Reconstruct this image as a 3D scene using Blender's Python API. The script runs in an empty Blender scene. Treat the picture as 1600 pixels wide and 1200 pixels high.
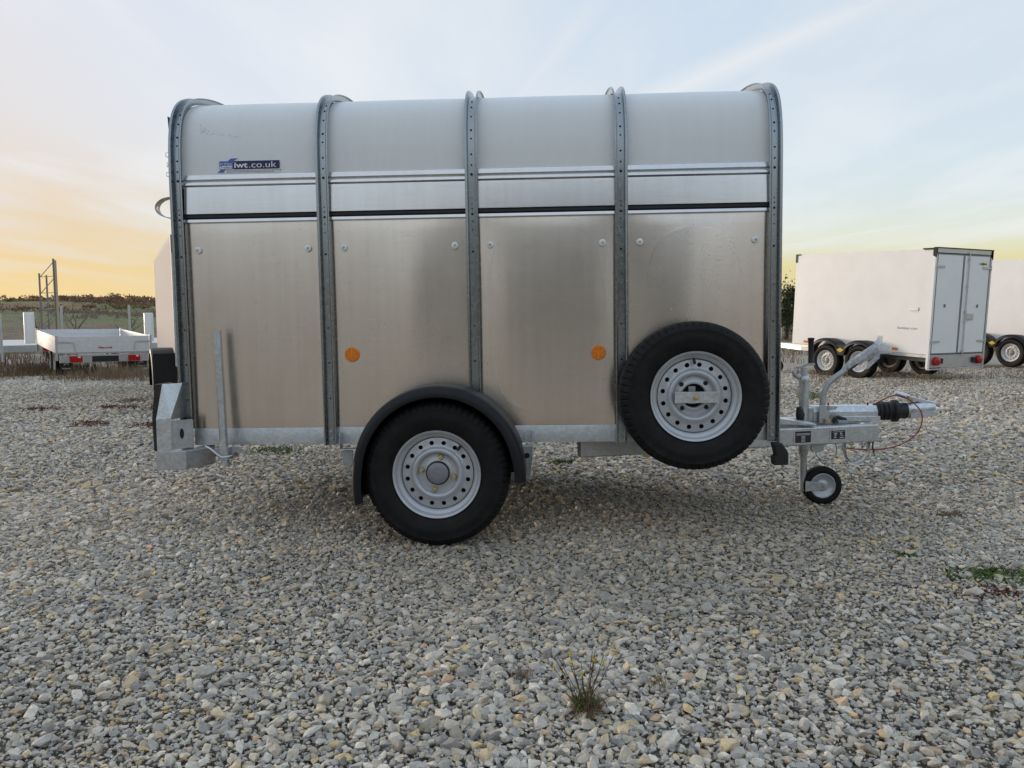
import bpy, math, random
import numpy as np
from mathutils import Matrix, Vector, Euler

scene = bpy.context.scene
COL = scene.collection
PI = math.pi
rad = math.radians

# ------------------------------------------------------------------ camera
CAM_H = 0.89
pitch, roll = math.atan(90 / 1202.0), 0.009
fwd = Vector((0, math.cos(pitch), -math.sin(pitch)))
r0 = Vector((1, 0, 0)); u0 = r0.cross(fwd)
cr = r0 * math.cos(roll) - u0 * math.sin(roll)
cu = u0 * math.cos(roll) + r0 * math.sin(roll)
cam_data = bpy.data.cameras.new('camera')
cam_data.sensor_width = 36.0
cam_data.lens = 1202.0 / 1600.0 * 36.0
cam_data.clip_start = 0.05
cam_data.clip_end = 3000
cam = bpy.data.objects.new('camera', cam_data)
m = Matrix((cr, cu, -fwd)).transposed().to_4x4()
m.translation = Vector((0, 0, CAM_H))
cam.matrix_world = m
COL.objects.link(cam)
scene.camera = cam

# ------------------------------------------------------------------ light
SUN_AZ = rad(-54)      # measured from +Y, negative = to the left of the view
SUN_EL = rad(5.0)
world = bpy.data.worlds.new('World')
scene.world = world
world.use_nodes = True
wn = world.node_tree
wn.nodes.clear()


def N(nt, kind, **kw):
    n = nt.nodes.new(kind)
    for k, v in kw.items():
        if k.startswith('i_'):
            key = k[2:]
            n.inputs[int(key) if key.isdigit() else key].default_value = v
        else:
            setattr(n, k, v)
    return n


def L(nt, a, b):
    nt.links.new(a, b)


def mathn(nt, op, a, b=None, c=None, clamp=False):
    n = nt.nodes.new('ShaderNodeMath'); n.operation = op; n.use_clamp = clamp
    for i, v in enumerate((a, b, c)):
        if v is None:
            continue
        if isinstance(v, (int, float)):
            n.inputs[i].default_value = v
        else:
            nt.links.new(v, n.inputs[i])
    return n.outputs[0]


def mixc(nt, fac, a, b, mode='MIX'):
    n = nt.nodes.new('ShaderNodeMix'); n.data_type = 'RGBA'; n.blend_type = mode
    for s, v in ((0, fac), (6, a), (7, b)):
        if isinstance(v, (int, float)):
            n.inputs[s].default_value = v
        elif isinstance(v, tuple):
            n.inputs[s].default_value = v if len(v) == 4 else v + (1,)
        else:
            nt.links.new(v, n.inputs[s])
    return n.outputs[2]


def ramp(nt, fac, stops, interp='LINEAR'):
    n = nt.nodes.new('ShaderNodeValToRGB')
    n.color_ramp.interpolation = interp
    e = n.color_ramp.elements
    while len(e) < len(stops):
        e.new(0.5)
    for k, (p, c) in enumerate(stops):
        e[k].position = p
        e[k].color = c if len(c) == 4 else tuple(c) + (1,)
    nt.links.new(fac, n.inputs[0])
    return n.outputs[0]


sky = N(wn, 'ShaderNodeTexSky', sky_type='NISHITA', sun_disc=False, sun_elevation=SUN_EL,
        sun_rotation=SUN_AZ, altitude=200, air_density=1.0, dust_density=1.2, ozone_density=1.6)
tc = N(wn, 'ShaderNodeTexCoord')
sep = N(wn, 'ShaderNodeSeparateXYZ'); L(wn, tc.outputs['Generated'], sep.inputs[0])
zc = mathn(wn, 'ADD', mathn(wn, 'MAXIMUM', sep.outputs[2], 0.0), 0.03)
uu = mathn(wn, 'DIVIDE', sep.outputs[0], zc)
vv = mathn(wn, 'DIVIDE', sep.outputs[1], zc)
# high thin cloud, drawn out along one direction
cmb = N(wn, 'ShaderNodeCombineXYZ'); L(wn, uu, cmb.inputs[0]); L(wn, vv, cmb.inputs[1])
mp = N(wn, 'ShaderNodeMapping'); mp.inputs['Rotation'].default_value = (0, 0, rad(35)); mp.inputs['Scale'].default_value = (0.55, 0.2, 1)
L(wn, cmb.outputs[0], mp.inputs[0])
nz = N(wn, 'ShaderNodeTexNoise', i_Scale=1.3, i_Detail=7.0, i_Roughness=0.58, i_Distortion=0.6); L(wn, mp.outputs[0], nz.inputs[0])
mp2 = N(wn, 'ShaderNodeMapping'); mp2.inputs['Rotation'].default_value = (0, 0, rad(62)); mp2.inputs['Scale'].default_value = (1.0, 0.34, 1)
L(wn, cmb.outputs[0], mp2.inputs[0])
nz2 = N(wn, 'ShaderNodeTexNoise', i_Scale=1.0, i_Detail=5.0, i_Roughness=0.5, i_Distortion=0.5); L(wn, mp2.outputs[0], nz2.inputs[0])
veil = ramp(wn, mathn(wn, 'MULTIPLY_ADD', nz2.outputs[0], 0.55, mathn(wn, 'MULTIPLY', nz.outputs[0], 0.55)), [(0.50, (0, 0, 0)), (0.70, (1, 1, 1))])
# two old vapour trails
def trail(p, q, w, length_pad, amp, fan=0.0):
    (x1, y1), (x2, y2) = p, q
    dx, dy = x2 - x1, y2 - y1; l = math.hypot(dx, dy); dx, dy = dx / l, dy / l
    a = mathn(wn, 'SUBTRACT', uu, x1); b = mathn(wn, 'SUBTRACT', vv, y1)
    along = mathn(wn, 'ADD', mathn(wn, 'MULTIPLY', a, dx), mathn(wn, 'MULTIPLY', b, dy))
    across = mathn(wn, 'ADD', mathn(wn, 'MULTIPLY', a, -dy), mathn(wn, 'MULTIPLY', b, dx))
    wob = mathn(wn, 'MULTIPLY', mathn(wn, 'SUBTRACT', nz.outputs[0], 0.5), 0.35)
    across = mathn(wn, 'ABSOLUTE', mathn(wn, 'ADD', across, wob))
    width = mathn(wn, 'MAXIMUM', mathn(wn, 'MULTIPLY_ADD', along, fan, w), 0.01)
    f = mathn(wn, 'SUBTRACT', 1.0, mathn(wn, 'DIVIDE', across, width), clamp=True)
    e0 = mathn(wn, 'DIVIDE', mathn(wn, 'ADD', along, length_pad), length_pad, clamp=True)
    e1 = mathn(wn, 'DIVIDE', mathn(wn, 'SUBTRACT', l + length_pad, along), length_pad, clamp=True)
    f = mathn(wn, 'MULTIPLY', mathn(wn, 'MULTIPLY', f, e0), e1)
    f = mathn(wn, 'MULTIPLY', f, mathn(wn, 'MULTIPLY_ADD', nz.outputs[0], 1.2, 0.3))
    return mathn(wn, 'MULTIPLY', f, amp)
t1 = trail((0.488, 3.27), (0.963, 2.465), 0.16, 0.7, 0.95)
t2 = trail((-0.086, 3.43), (0.18, 2.472), 0.09, 0.5, 0.6)
t3 = trail((1.253, 3.131), (1.59, 3.301), 0.10, 0.3, 0.5)
t4 = trail((2.69, 7.58), (3.19, 6.35), 0.10, 0.5, 0.45)
low = mathn(wn, 'DIVIDE', mathn(wn, 'SUBTRACT', sep.outputs[2], 0.02), 0.12, clamp=True)
cl = mathn(wn, 'MULTIPLY', mathn(wn, 'MULTIPLY', veil, 0.9), low)
for t in (t1, t2, t3, t4):
    cl = mathn(wn, 'MAXIMUM', cl, t)
# thin high haze evens the sky out
gm0 = N(wn, 'ShaderNodeGamma', i_Gamma=0.13); L(wn, sky.outputs[0], gm0.inputs[0])
gm = N(wn, 'ShaderNodeHueSaturation', i_Value=1.72); L(wn, mathn(wn, 'MULTIPLY_ADD', mathn(wn, 'DIVIDE', sep.outputs[2], 0.24, clamp=True), -7.0, 13.5), gm.inputs['Saturation']); L(wn, mixc(wn, 1.0, gm0.outputs[0], (1.024, 0.994, 0.985), 'MULTIPLY'), gm.inputs['Color'])
hazed = mixc(wn, mathn(wn, 'MULTIPLY_ADD', mathn(wn, 'DIVIDE', sep.outputs[2], 0.22, clamp=True), 0.27, 0.33), gm.outputs[0], (1.64, 1.83, 2.08))
bw = N(wn, 'ShaderNodeRGBToBW'); L(wn, hazed, bw.inputs[0])
white = N(wn, 'ShaderNodeCombineColor')
L(wn, mathn(wn, 'MULTIPLY', bw.outputs[0], 1.14), white.inputs[0])
L(wn, mathn(wn, 'MULTIPLY', bw.outputs[0], 1.17), white.inputs[1])
L(wn, mathn(wn, 'MULTIPLY', bw.outputs[0], 1.21), white.inputs[2])
skyc = mixc(wn, mathn(wn, 'MULTIPLY', cl, 0.9, clamp=True), hazed, white.outputs[0])
bg = N(wn, 'ShaderNodeBackground', i_Strength=0.14); L(wn, skyc, bg.inputs[0])
wo = N(wn, 'ShaderNodeOutputWorld'); L(wn, bg.outputs[0], wo.inputs[0])

sun_data = bpy.data.lights.new('sun', 'SUN')
#
sun_data.energy = 1.0
sun_data.angle = rad(14)
sun_data.color = (1.0, 0.80, 0.62)
sun = bpy.data.objects.new('sun', sun_data)
sd = Vector((math.sin(SUN_AZ) * math.cos(SUN_EL), math.cos(SUN_AZ) * math.cos(SUN_EL), math.sin(SUN_EL)))
sun.rotation_euler = (-sd).to_track_quat('-Z', 'Y').to_euler()
COL.objects.link(sun)

vs = scene.view_settings
vs.view_transform = 'Standard'
vs.look = 'None'
vs.gamma = 1.0
vs.use_curve_mapping = False
vs.exposure = 1.62
scene.cycles.max_bounces = 5

# ------------------------------------------------------------------ mesh helpers
class MB:
    """collects faces, then links them as one mesh object"""
    def __init__(self):
        self.v, self.f = [], []

    def add(self, verts, faces, M=None):
        o = len(self.v)
        if M is not None:
            verts = [tuple(M @ Vector(p)) for p in verts]
        self.v += [tuple(p) for p in verts]
        self.f += [tuple(o + i for i in f) for f in faces]
        return self

    def box(self, x0, x1, y0, y1, z0, z1, M=None):
        v = [(x, y, z) for x in (x0, x1) for y in (y0, y1) for z in (z0, z1)]
        f = [(0, 1, 3, 2), (4, 6, 7, 5), (0, 4, 5, 1), (2, 3, 7, 6), (0, 2, 6, 4), (1, 5, 7, 3)]
        return self.add(v, f, M)

    def prism(self, pts, axis, a, b):
        """polygon in the other two axes (in order), pulled along axis from a to b"""
        n = len(pts)
        def mk(p, t):
            q = list(p); q.insert(axis, t); return tuple(q)
        v = [mk(p, a) for p in pts] + [mk(p, b) for p in pts]
        f = [tuple(range(n))[::-1], tuple(range(n, 2 * n))]
        f += [(i, (i + 1) % n, n + (i + 1) % n, n + i) for i in range(n)]
        return self.add(v, f)

    def tube(self, path, r, seg=10, cap=True, closed=False):
        P = [Vector(p) for p in path]; n = len(P)
        rs = r if isinstance(r, (list, tuple)) else [r] * n
        v, f = [], []
        up = None
        for i in range(n):
            a = P[i - 1] if (i > 0 or closed) else P[i]
            b = P[(i + 1) % n] if (i < n - 1 or closed) else P[i]
            t = (b - a).normalized()
            if up is None:
                up = Vector((0, 0, 1)) if abs(t.z) < 0.9 else Vector((0, 1, 0))
            s = t.cross(up)
            if s.length < 1e-5:
                s = t.orthogonal()
            s.normalize(); up = s.cross(t).normalized()
            for k in range(seg):
                an = 2 * PI * k / seg
                v.append(tuple(P[i] + (s * math.cos(an) + up * math.sin(an)) * rs[i]))
        m_ = n if closed else n - 1
        for i in range(m_):
            for k in range(seg):
                a, b = i * seg + k, i * seg + (k + 1) % seg
                j = ((i + 1) % n) * seg
                f.append((a, b, j + (k + 1) % seg, j + k))
        if cap and not closed:
            f.append(tuple(range(seg))[::-1]); f.append(tuple(range((n - 1) * seg, n * seg)))
        return self.add(v, f)

    def lathe(self, prof, seg=48, M=None, rmod=None):
        """profile of (radius, y) turned about the y axis"""
        v, f = [], []
        n = len(prof)
        for s in range(seg):
            a = 2 * PI * s / seg
            for i, (r, y) in enumerate(prof):
                if rmod:
                    r = r + rmod(s, i)
                v.append((r * math.cos(a), y, r * math.sin(a)))
        for s in range(seg):
            o, q = s * n, ((s + 1) % seg) * n
            for i in range(n - 1):
                f.append((o + i, q + i, q + i + 1, o + i + 1))
        return self.add(v, f, M)

    def cyl(self, p, q, r, seg=16):
        return self.tube([p, q], r, seg)

    def build(self, name, mat, parent=None, smooth=None, loc=None, rot=None, bevel=0):
        me = bpy.data.meshes.new(name)
        me.from_pydata(self.v, [], self.f)
        if smooth:
            import bmesh
            bm = bmesh.new(); bm.from_mesh(me)
            bmesh.ops.remove_doubles(bm, verts=bm.verts, dist=1e-5)
            bmesh.ops.recalc_face_normals(bm, faces=bm.faces)
            bm.to_mesh(me); bm.free()
            me.shade_smooth()
            if smooth is not True:
                me.set_sharp_from_angle(angle=rad(smooth))
        else:
            import bmesh
            bm = bmesh.new(); bm.from_mesh(me)
            bmesh.ops.recalc_face_normals(bm, faces=bm.faces)
            bm.to_mesh(me); bm.free()
        return link(name, me, mat, parent, loc, rot, bevel)


def link(name, me, mat, parent=None, loc=None, rot=None, bevel=0):
    if mat is not None and not me.materials:
        me.materials.append(mat)
    o = bpy.data.objects.new(name, me)
    COL.objects.link(o)
    if parent is not None:
        o.parent = parent
    if loc is not None:
        o.location = loc
    if rot is not None:
        o.rotation_euler = rot
    if bevel:
        b = o.modifiers.new('bevel', 'BEVEL'); b.width = bevel; b.segments = 2; b.limit_method = 'ANGLE'
        b.angle_limit = rad(40)
    return o


def empty(name, loc=(0, 0, 0), rot=(0, 0, 0), parent=None):
    o = bpy.data.objects.new(name, None)
    COL.objects.link(o)
    o.location = loc
    o.rotation_euler = rot
    if parent is not None:
        o.parent = parent
    return o


def tag(o, label, cat, group=None, kind=None):
    o['label'] = label
    o['category'] = cat
    if group:
        o['group'] = group
    if kind:
        o['kind'] = kind
    return o


def copy_tree(o, parent=None):
    c = o.copy()
    COL.objects.link(c)
    c.parent = parent
    for ch in list(o.children):
        copy_tree(ch, c)
    return c


def text_mesh(body, size, bold=0.0, space=1.0, align='LEFT', sx=1.0):
    cu_ = bpy.data.curves.new('lettering', 'FONT')
    cu_.body = body; cu_.size = size; cu_.offset = bold; cu_.space_character = space; cu_.align_x = align
    cu_.resolution_u = 3
    ob = bpy.data.objects.new('lettering', cu_); COL.objects.link(ob)
    dg = bpy.context.evaluated_depsgraph_get()
    me = bpy.data.meshes.new_from_object(ob.evaluated_get(dg))
    bpy.data.objects.remove(ob); bpy.data.curves.remove(cu_)
    if sx != 1.0:
        for v in me.vertices:
            v.co.x *= sx
    return me


# ------------------------------------------------------------------ materials
def new_mat(name):
    mt = bpy.data.materials.new(name); mt.use_nodes = True
    nt = mt.node_tree
    return mt, nt, nt.nodes['Principled BSDF']


def set_in(bsdf, **kw):
    for k, v in kw.items():
        bsdf.inputs[k.replace('_', ' ')].default_value = v


def objco(nt, scale=(1, 1, 1), rot=(0, 0, 0), src='Object'):
    t = N(nt, 'ShaderNodeTexCoord')
    mpn = N(nt, 'ShaderNodeMapping'); mpn.inputs['Scale'].default_value = scale; mpn.inputs['Rotation'].default_value = rot
    L(nt, t.outputs[src], mpn.inputs[0])
    return mpn.outputs[0]


def bump(nt, bsdf, h, strength=0.3, dist=0.01):
    b = N(nt, 'ShaderNodeBump', i_Strength=strength, i_Distance=dist)
    L(nt, h, b.inputs['Height']); L(nt, b.outputs[0], bsdf.inputs['Normal'])


def simple(name, col, rough=0.5, metal=0.0, var=0.12, scale=30, bmp=0.0, **kw):
    mt, nt, b = new_mat(name)
    co = objco(nt)
    n = N(nt, 'ShaderNodeTexNoise', i_Scale=scale, i_Detail=5.0, i_Roughness=0.6); L(nt, co, n.inputs[0])
    c0 = tuple(max(0, c * (1 - var)) for c in col); c1 = tuple(min(1, c * (1 + var)) for c in col)
    L(nt, ramp(nt, n.outputs[0], [(0.3, c0), (0.7, c1)]), b.inputs['Base Color'])
    r_ = mathn(nt, 'MULTIPLY_ADD', n.outputs[0], 0.2, rough - 0.1)
    L(nt, r_, b.inputs['Roughness'])
    set_in(b, Metallic=metal, **kw)
    if bmp:
        bump(nt, b, n.outputs[0], bmp, 0.004)
    return mt


def galvanised(name, tint=(0.56, 0.59, 0.61), rough=0.42, metal=0.85):
    """zinc: spangle, streaks and dull patches"""
    mt, nt, b = new_mat(name)
    co = objco(nt)
    v = N(nt, 'ShaderNodeTexVoronoi', i_Scale=95.0); L(nt, co, v.inputs[0])
    n = N(nt, 'ShaderNodeTexNoise', i_Scale=16.0, i_Detail=7.0, i_Roughness=0.75); L(nt, co, n.inputs[0])
    s = N(nt, 'ShaderNodeSeparateColor'); L(nt, v.outputs['Color'], s.inputs[0])
    k = mathn(nt, 'ADD', mathn(nt, 'MULTIPLY', s.outputs[0], 0.28), mathn(nt, 'MULTIPLY', n.outputs[0], 0.8))
    lo = tuple(c * 0.74 for c in tint); hi = tuple(min(1, c * 1.14) for c in tint)
    L(nt, ramp(nt, k, [(0.25, lo), (0.8, hi)]), b.inputs['Base Color'])
    L(nt, mathn(nt, 'MULTIPLY_ADD', k, 0.3, rough - 0.16), b.inputs['Roughness'])
    set_in(b, Metallic=metal)
    bump(nt, b, n.outputs[0], 0.12, 0.003)
    return mt


def rolled_alu(name, tint, rough, speck=True, aniso=0.6):
    """mill-finish aluminium sheet: grain along x, fine dark specks, faint stains"""
    mt, nt, b = new_mat(name)
    co = objco(nt, (2.0, 2.0, 140.0))
    g = N(nt, 'ShaderNodeTexNoise', i_Scale=3.0, i_Detail=4.0, i_Roughness=0.6); L(nt, co, g.inputs[0])
    co2 = objco(nt)
    st = N(nt, 'ShaderNodeTexNoise', i_Scale=5.0, i_Detail=6.0, i_Roughness=0.65); L(nt, co2, st.inputs[0])
    k = mathn(nt, 'ADD', mathn(nt, 'MULTIPLY', g.outputs[0], 0.55), mathn(nt, 'MULTIPLY', st.outputs[0], 0.2))
    base = ramp(nt, k, [(0.22, tuple(c * 0.84 for c in tint)), (0.55, tint)])
    run = N(nt, 'ShaderNodeTexNoise', i_Scale=1.0, i_Detail=5.0, i_Roughness=0.6); L(nt, objco(nt, (34.0, 34.0, 1.1)), run.inputs[0])
    base = mixc(nt, 1.0, base, ramp(nt, run.outputs[0], [(0.35, (0.95, 0.945, 0.935)), (0.6, (1, 1, 1))]), 'MULTIPLY')
    if speck:
        vo = N(nt, 'ShaderNodeTexVoronoi', i_Scale=48.0, i_Randomness=1.0); L(nt, co2, vo.inputs[0])
        sc = N(nt, 'ShaderNodeSeparateColor'); L(nt, vo.outputs['Color'], sc.inputs[0])
        near = mathn(nt, 'LESS_THAN', vo.outputs['Distance'], 0.11)
        few = mathn(nt, 'GREATER_THAN', sc.outputs[0], 0.62)
        f = mathn(nt, 'MULTIPLY', mathn(nt, 'MULTIPLY', near, few), 0.55)
        base = mixc(nt, f, base, (0.12, 0.10, 0.08))
    L(nt, base, b.inputs['Base Color'])
    L(nt, mathn(nt, 'MULTIPLY_ADD', st.outputs[0], 0.05, rough - 0.025), b.inputs['Roughness'])
    set_in(b, Metallic=1.0, Anisotropic=aniso, Anisotropic_Rotation=0.25)
    tg = N(nt, 'ShaderNodeTangent', direction_type='RADIAL', axis='Z')
    L(nt, tg.outputs[0], b.inputs['Tangent'])
    bump(nt, b, g.outputs[0], 0.05, 0.002)
    return mt


M_GALV = galvanised('galvanised_steel')
M_GALV_D = galvanised('galvanised_steel_dull', (0.45, 0.48, 0.50), 0.5)
M_GALV_L = galvanised('galvanised_steel_bright', (0.66, 0.70, 0.74), 0.36)
M_POST = simple('rolled_zinc_section', (0.33, 0.36, 0.38), 0.25, 1.0, 0.08, 60)
M_PANEL = rolled_alu('side_sheet_aluminium', (0.82, 0.745, 0.675), 0.24, aniso=0.68)
M_TRIM = rolled_alu('trim_aluminium', (0.80, 0.80, 0.81), 0.26, speck=False, aniso=0.3)
def roof_mat():
    mt, nt, b = new_mat('roof_paint_grey_white')
    n = N(nt, 'ShaderNodeTexNoise', i_Scale=2.6, i_Detail=3.0, i_Roughness=0.5); L(nt, objco(nt), n.inputs[0])
    w = N(nt, 'ShaderNodeTexNoise', i_Scale=1.0, i_Detail=6.0, i_Roughness=0.65); L(nt, objco(nt, (30, 2.0, 2.0)), w.inputs[0])
    sp_ = N(nt, 'ShaderNodeTexNoise', i_Scale=180.0, i_Detail=2.0); L(nt, objco(nt), sp_.inputs[0])
    c = ramp(nt, w.outputs[0], [(0.30, (0.725, 0.745, 0.75)), (0.60, (0.75, 0.77, 0.775))])
    c = mixc(nt, ramp(nt, sp_.outputs[0], [(0.70, (0, 0, 0)), (0.76, (0.4, 0.4, 0.4))]), c, (0.25, 0.25, 0.24))
    L(nt, c, b.inputs['Base Color'])
    L(nt, mathn(nt, 'MULTIPLY_ADD', n.outputs[0], 0.16, 0.28), b.inputs['Roughness'])
    bump(nt, b, n.outputs[0], 0.10, 0.03)
    return mt


M_ROOF = roof_mat()
M_RUBBER = simple('black_rubber', (0.012, 0.013, 0.015), 0.55, 0, 0.3, 40)
M_PLASTIC = simple('black_moulded_plastic', (0.008, 0.009, 0.0115), 0.42, 0, 0.25, 60, 0.10, Specular_IOR_Level=0.3)
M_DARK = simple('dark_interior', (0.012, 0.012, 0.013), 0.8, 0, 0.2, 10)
M_RIM = simple('silver_rim_paint', (0.50, 0.52, 0.55), 0.34, 0.35, 0.06, 25)
M_RIM_W = simple('bright_rim_paint', (0.66, 0.66, 0.66), 0.4, 0.2, 0.05, 25)
M_HUB = simple('grey_hub_cap', (0.24, 0.25, 0.27), 0.45, 0.2, 0.1, 60)
M_BRASS = simple('yellow_zinc', (0.55, 0.47, 0.27), 0.4, 0.8, 0.2, 120)
M_WHITE = simple('white_gloss_board', (0.87, 0.875, 0.87), 0.35, 0, 0.03, 3)
M_DOOR = simple('white_door_board', (0.85, 0.865, 0.87), 0.4, 0, 0.03, 3)
M_ALUPLAIN = simple('anodised_aluminium', (0.60, 0.61, 0.62), 0.4, 0.7, 0.08, 20)
M_BOARD = simple('anodised_dropside', (0.68, 0.69, 0.70), 0.45, 0.2, 0.06, 14)
M_ORANGE = simple('orange_reflector', (0.78, 0.20, 0.012), 0.22, 0, 0.08, 90)
M_ORANGE_L = simple('orange_reflector_ridge', (0.85, 0.38, 0.06), 0.25, 0, 0.05, 90)
M_RED = simple('red_lens', (0.42, 0.012, 0.012), 0.2, 0, 0.15, 80)
M_REDC = simple('red_cable_sheath', (0.32, 0.02, 0.015), 0.45, 0, 0.1, 80)
M_BLUE = simple('sticker_blue', (0.004, 0.005, 0.075), 0.3, 0, 0.05, 80)
M_BLUE2 = simple('sticker_mid_blue', (0.06, 0.11, 0.42), 0.3, 0, 0.05, 80)
M_STW = simple('sticker_white', (0.75, 0.76, 0.78), 0.35, 0, 0.02, 80)
M_INK = simple('dark_ink', (0.02, 0.02, 0.025), 0.4, 0, 0.05, 80)
M_GREYINK = simple('grey_ink', (0.16, 0.17, 0.18), 0.4, 0, 0.05, 80)
M_YELLOW = simple('logo_yellow', (0.62, 0.46, 0.03), 0.4, 0, 0.05, 80)
M_BOLTCAP = simple('pale_washer', (0.80, 0.82, 0.80), 0.4, 0.0, 0.06, 120)


def tyre_mat():
    mt, nt, b = new_mat('tyre_rubber')
    co = objco(nt)
    n = N(nt, 'ShaderNodeTexNoise', i_Scale=22.0, i_Detail=8.0, i_Roughness=0.7); L(nt, co, n.inputs[0])
    L(nt, ramp(nt, n.outputs[0], [(0.35, (0.006, 0.006, 0.007)), (0.8, (0.018, 0.0175, 0.017))]), b.inputs['Base Color'])
    d = N(nt, 'ShaderNodeTexNoise', i_Scale=70.0, i_Detail=6.0, i_Roughness=0.8); L(nt, co, d.inputs[0])
    dust = mixc(nt, ramp(nt, d.outputs[0], [(0.60, (0, 0, 0)), (0.78, (0.35, 0.35, 0.35))]), b.inputs['Base Color'].links[0].from_socket, (0.10, 0.09, 0.075))
    L(nt, dust, b.inputs['Base Color'])
    set_in(b, Roughness=0.6, Specular_IOR_Level=0.22)
    n2 = N(nt, 'ShaderNodeTexNoise', i_Scale=160.0, i_Detail=3.0); L(nt, co, n2.inputs[0])
    bump(nt, b, n2.outputs[0], 0.15, 0.002)
    return mt


M_TYRE = tyre_mat()


def film_mat():
    mt, nt, b = new_mat('clear_plastic_film')
    set_in(b, Base_Color=(0.8, 0.82, 0.85, 1), Roughness=0.25, Alpha=0.45)
    co = objco(nt)
    n = N(nt, 'ShaderNodeTexNoise', i_Scale=60.0, i_Detail=4.0); L(nt, co, n.inputs[0])
    L(nt, mathn(nt, 'MULTIPLY_ADD', n.outputs[0], 0.9, 0.1, clamp=True), b.inputs['Alpha'])
    bump(nt, b, n.outputs[0], 0.8, 0.006)
    return mt


M_FILM = film_mat()

# ------------------------------------------------------------------ ground
GZ = -0.030            # bed under the loose stones


def gravel_bed_mat():
    mt, nt, b = new_mat('gravel_bed')
    t = N(nt, 'ShaderNodeTexCoord')
    v = N(nt, 'ShaderNodeTexVoronoi', i_Scale=34.0); L(nt, t.outputs['Object'], v.inputs[0])
    v2 = N(nt, 'ShaderNodeTexVoronoi', i_Scale=11.0); L(nt, t.outputs['Object'], v2.inputs[0])
    s = N(nt, 'ShaderNodeSeparateColor'); L(nt, v.outputs['Color'], s.inputs[0])
    c = ramp(nt, s.outputs[0], [(0.0, (0.13, 0.12, 0.105)), (0.35, (0.24, 0.235, 0.225)), (0.6, (0.30, 0.30, 0.30)), (0.8, (0.34, 0.30, 0.235)), (1.0, (0.42, 0.41, 0.39))])
    n = N(nt, 'ShaderNodeTexNoise', i_Scale=0.55, i_Detail=6.0, i_Roughness=0.65); L(nt, t.outputs['Object'], n.inputs[0])
    edge = mathn(nt, 'MULTIPLY', v.outputs['Distance'], 22.0, clamp=True)
    c = mixc(nt, ramp(nt, n.outputs[0], [(0.45, (0, 0, 0)), (0.7, (0.5, 0.5, 0.5))]), c, (0.22, 0.19, 0.145))
    sp = N(nt, 'ShaderNodeSeparateXYZ'); L(nt, t.outputs['Object'], sp.inputs[0])
    # the strewn yard lies on dark fines; farther out the pale stone lies packed
    yard = mathn(nt, 'DIVIDE', mathn(nt, 'SUBTRACT', sp.outputs[1], 12.5), 2.5, clamp=True)
    side = mathn(nt, 'SUBTRACT', mathn(nt, 'ABSOLUTE', sp.outputs[0]), mathn(nt, 'MULTIPLY_ADD', sp.outputs[1], 0.76, 0.45))
    yard = mathn(nt, 'MAXIMUM', yard, mathn(nt, 'DIVIDE', side, 0.25, clamp=True))
    yard = mathn(nt, 'MAXIMUM', yard, mathn(nt, 'DIVIDE', mathn(nt, 'SUBTRACT', 1.25, sp.outputs[1]), 0.2, clamp=True))
    c = mixc(nt, yard, (0.22, 0.20, 0.165), mixc(nt, 1.0, c, (1.55, 1.45, 1.30), 'MULTIPLY'))
    L(nt, c, b.inputs['Base Color'])
    set_in(b, Roughness=0.9)
    hgt = mathn(nt, 'ADD', mathn(nt, 'MULTIPLY', v.outputs['Distance'], -1.0), mathn(nt, 'MULTIPLY', v2.outputs['Distance'], -0.6))
    bump(nt, b, hgt, 1.0, 0.03)
    return mt


g = MB()
S = 900.0
g.add([(-S, -S, 0), (S, -S, 0), (S, S, 0), (-S, S, 0)], [(0, 1, 2, 3)])
ground = g.build('gravel_ground', gravel_bed_mat(), loc=(0, 0, GZ))
ground['kind'] = 'structure'

# loose stones: angular hulls, placed by a jittered grid, larger ones only farther away
rng = np.random.default_rng(7)
import bmesh


def stone_mesh(k):
    r = np.random.default_rng(100 + k)
    n = 15 if k % 3 else 22
    p = r.normal(size=(n, 3)); p /= np.linalg.norm(p, axis=1)[:, None]
    p *= r.uniform(0.82, 1.08, size=(n, 1))
    p *= np.array([r.uniform(0.85, 1.25), r.uniform(0.65, 0.95), r.uniform(0.42, 0.74)]) * 0.5
    bm = bmesh.new()
    vs_ = [bm.verts.new(tuple(q)) for q in p]
    bmesh.ops.convex_hull(bm, input=vs_)
    lone = [v for v in bm.verts if not v.link_faces]
    bmesh.ops.delete(bm, geom=lone, context='VERTS')
    if k % 3 == 0:
        bmesh.ops.bevel(bm, geom=list(bm.edges), offset=0.035, segments=1, affect='EDGES', clamp_overlap=True)
    me = bpy.data.meshes.new('stone'); bm.to_mesh(me); bm.free()
    return me


def stone_mat():
    mt, nt, b = new_mat('loose_stone')
    a = N(nt, 'ShaderNodeAttribute', attribute_type='INSTANCER', attribute_name='tint')
    co = objco(nt)
    n = N(nt, 'ShaderNodeTexNoise', i_Scale=3.5, i_Detail=6.0, i_Roughness=0.7); L(nt, co, n.inputs[0])
    k = ramp(nt, n.outputs[0], [(0.3, (0.72, 0.71, 0.70)), (0.7, (1.12, 1.11, 1.1))])
    L(nt, mixc(nt, 1.0, a.outputs['Color'], k, 'MULTIPLY'), b.inputs['Base Color'])
    set_in(b, Roughness=0.82)
    bump(nt, b, n.outputs[0], 0.35, 0.12)
    return mt


M_STONE = stone_mat()
stones = bpy.data.collections.new('stone_shapes')
for k in range(12):
    me = stone_mesh(k); me.materials.append(M_STONE)
    stones.objects.link(bpy.data.objects.new('stone_%02d' % k, me))

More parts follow.
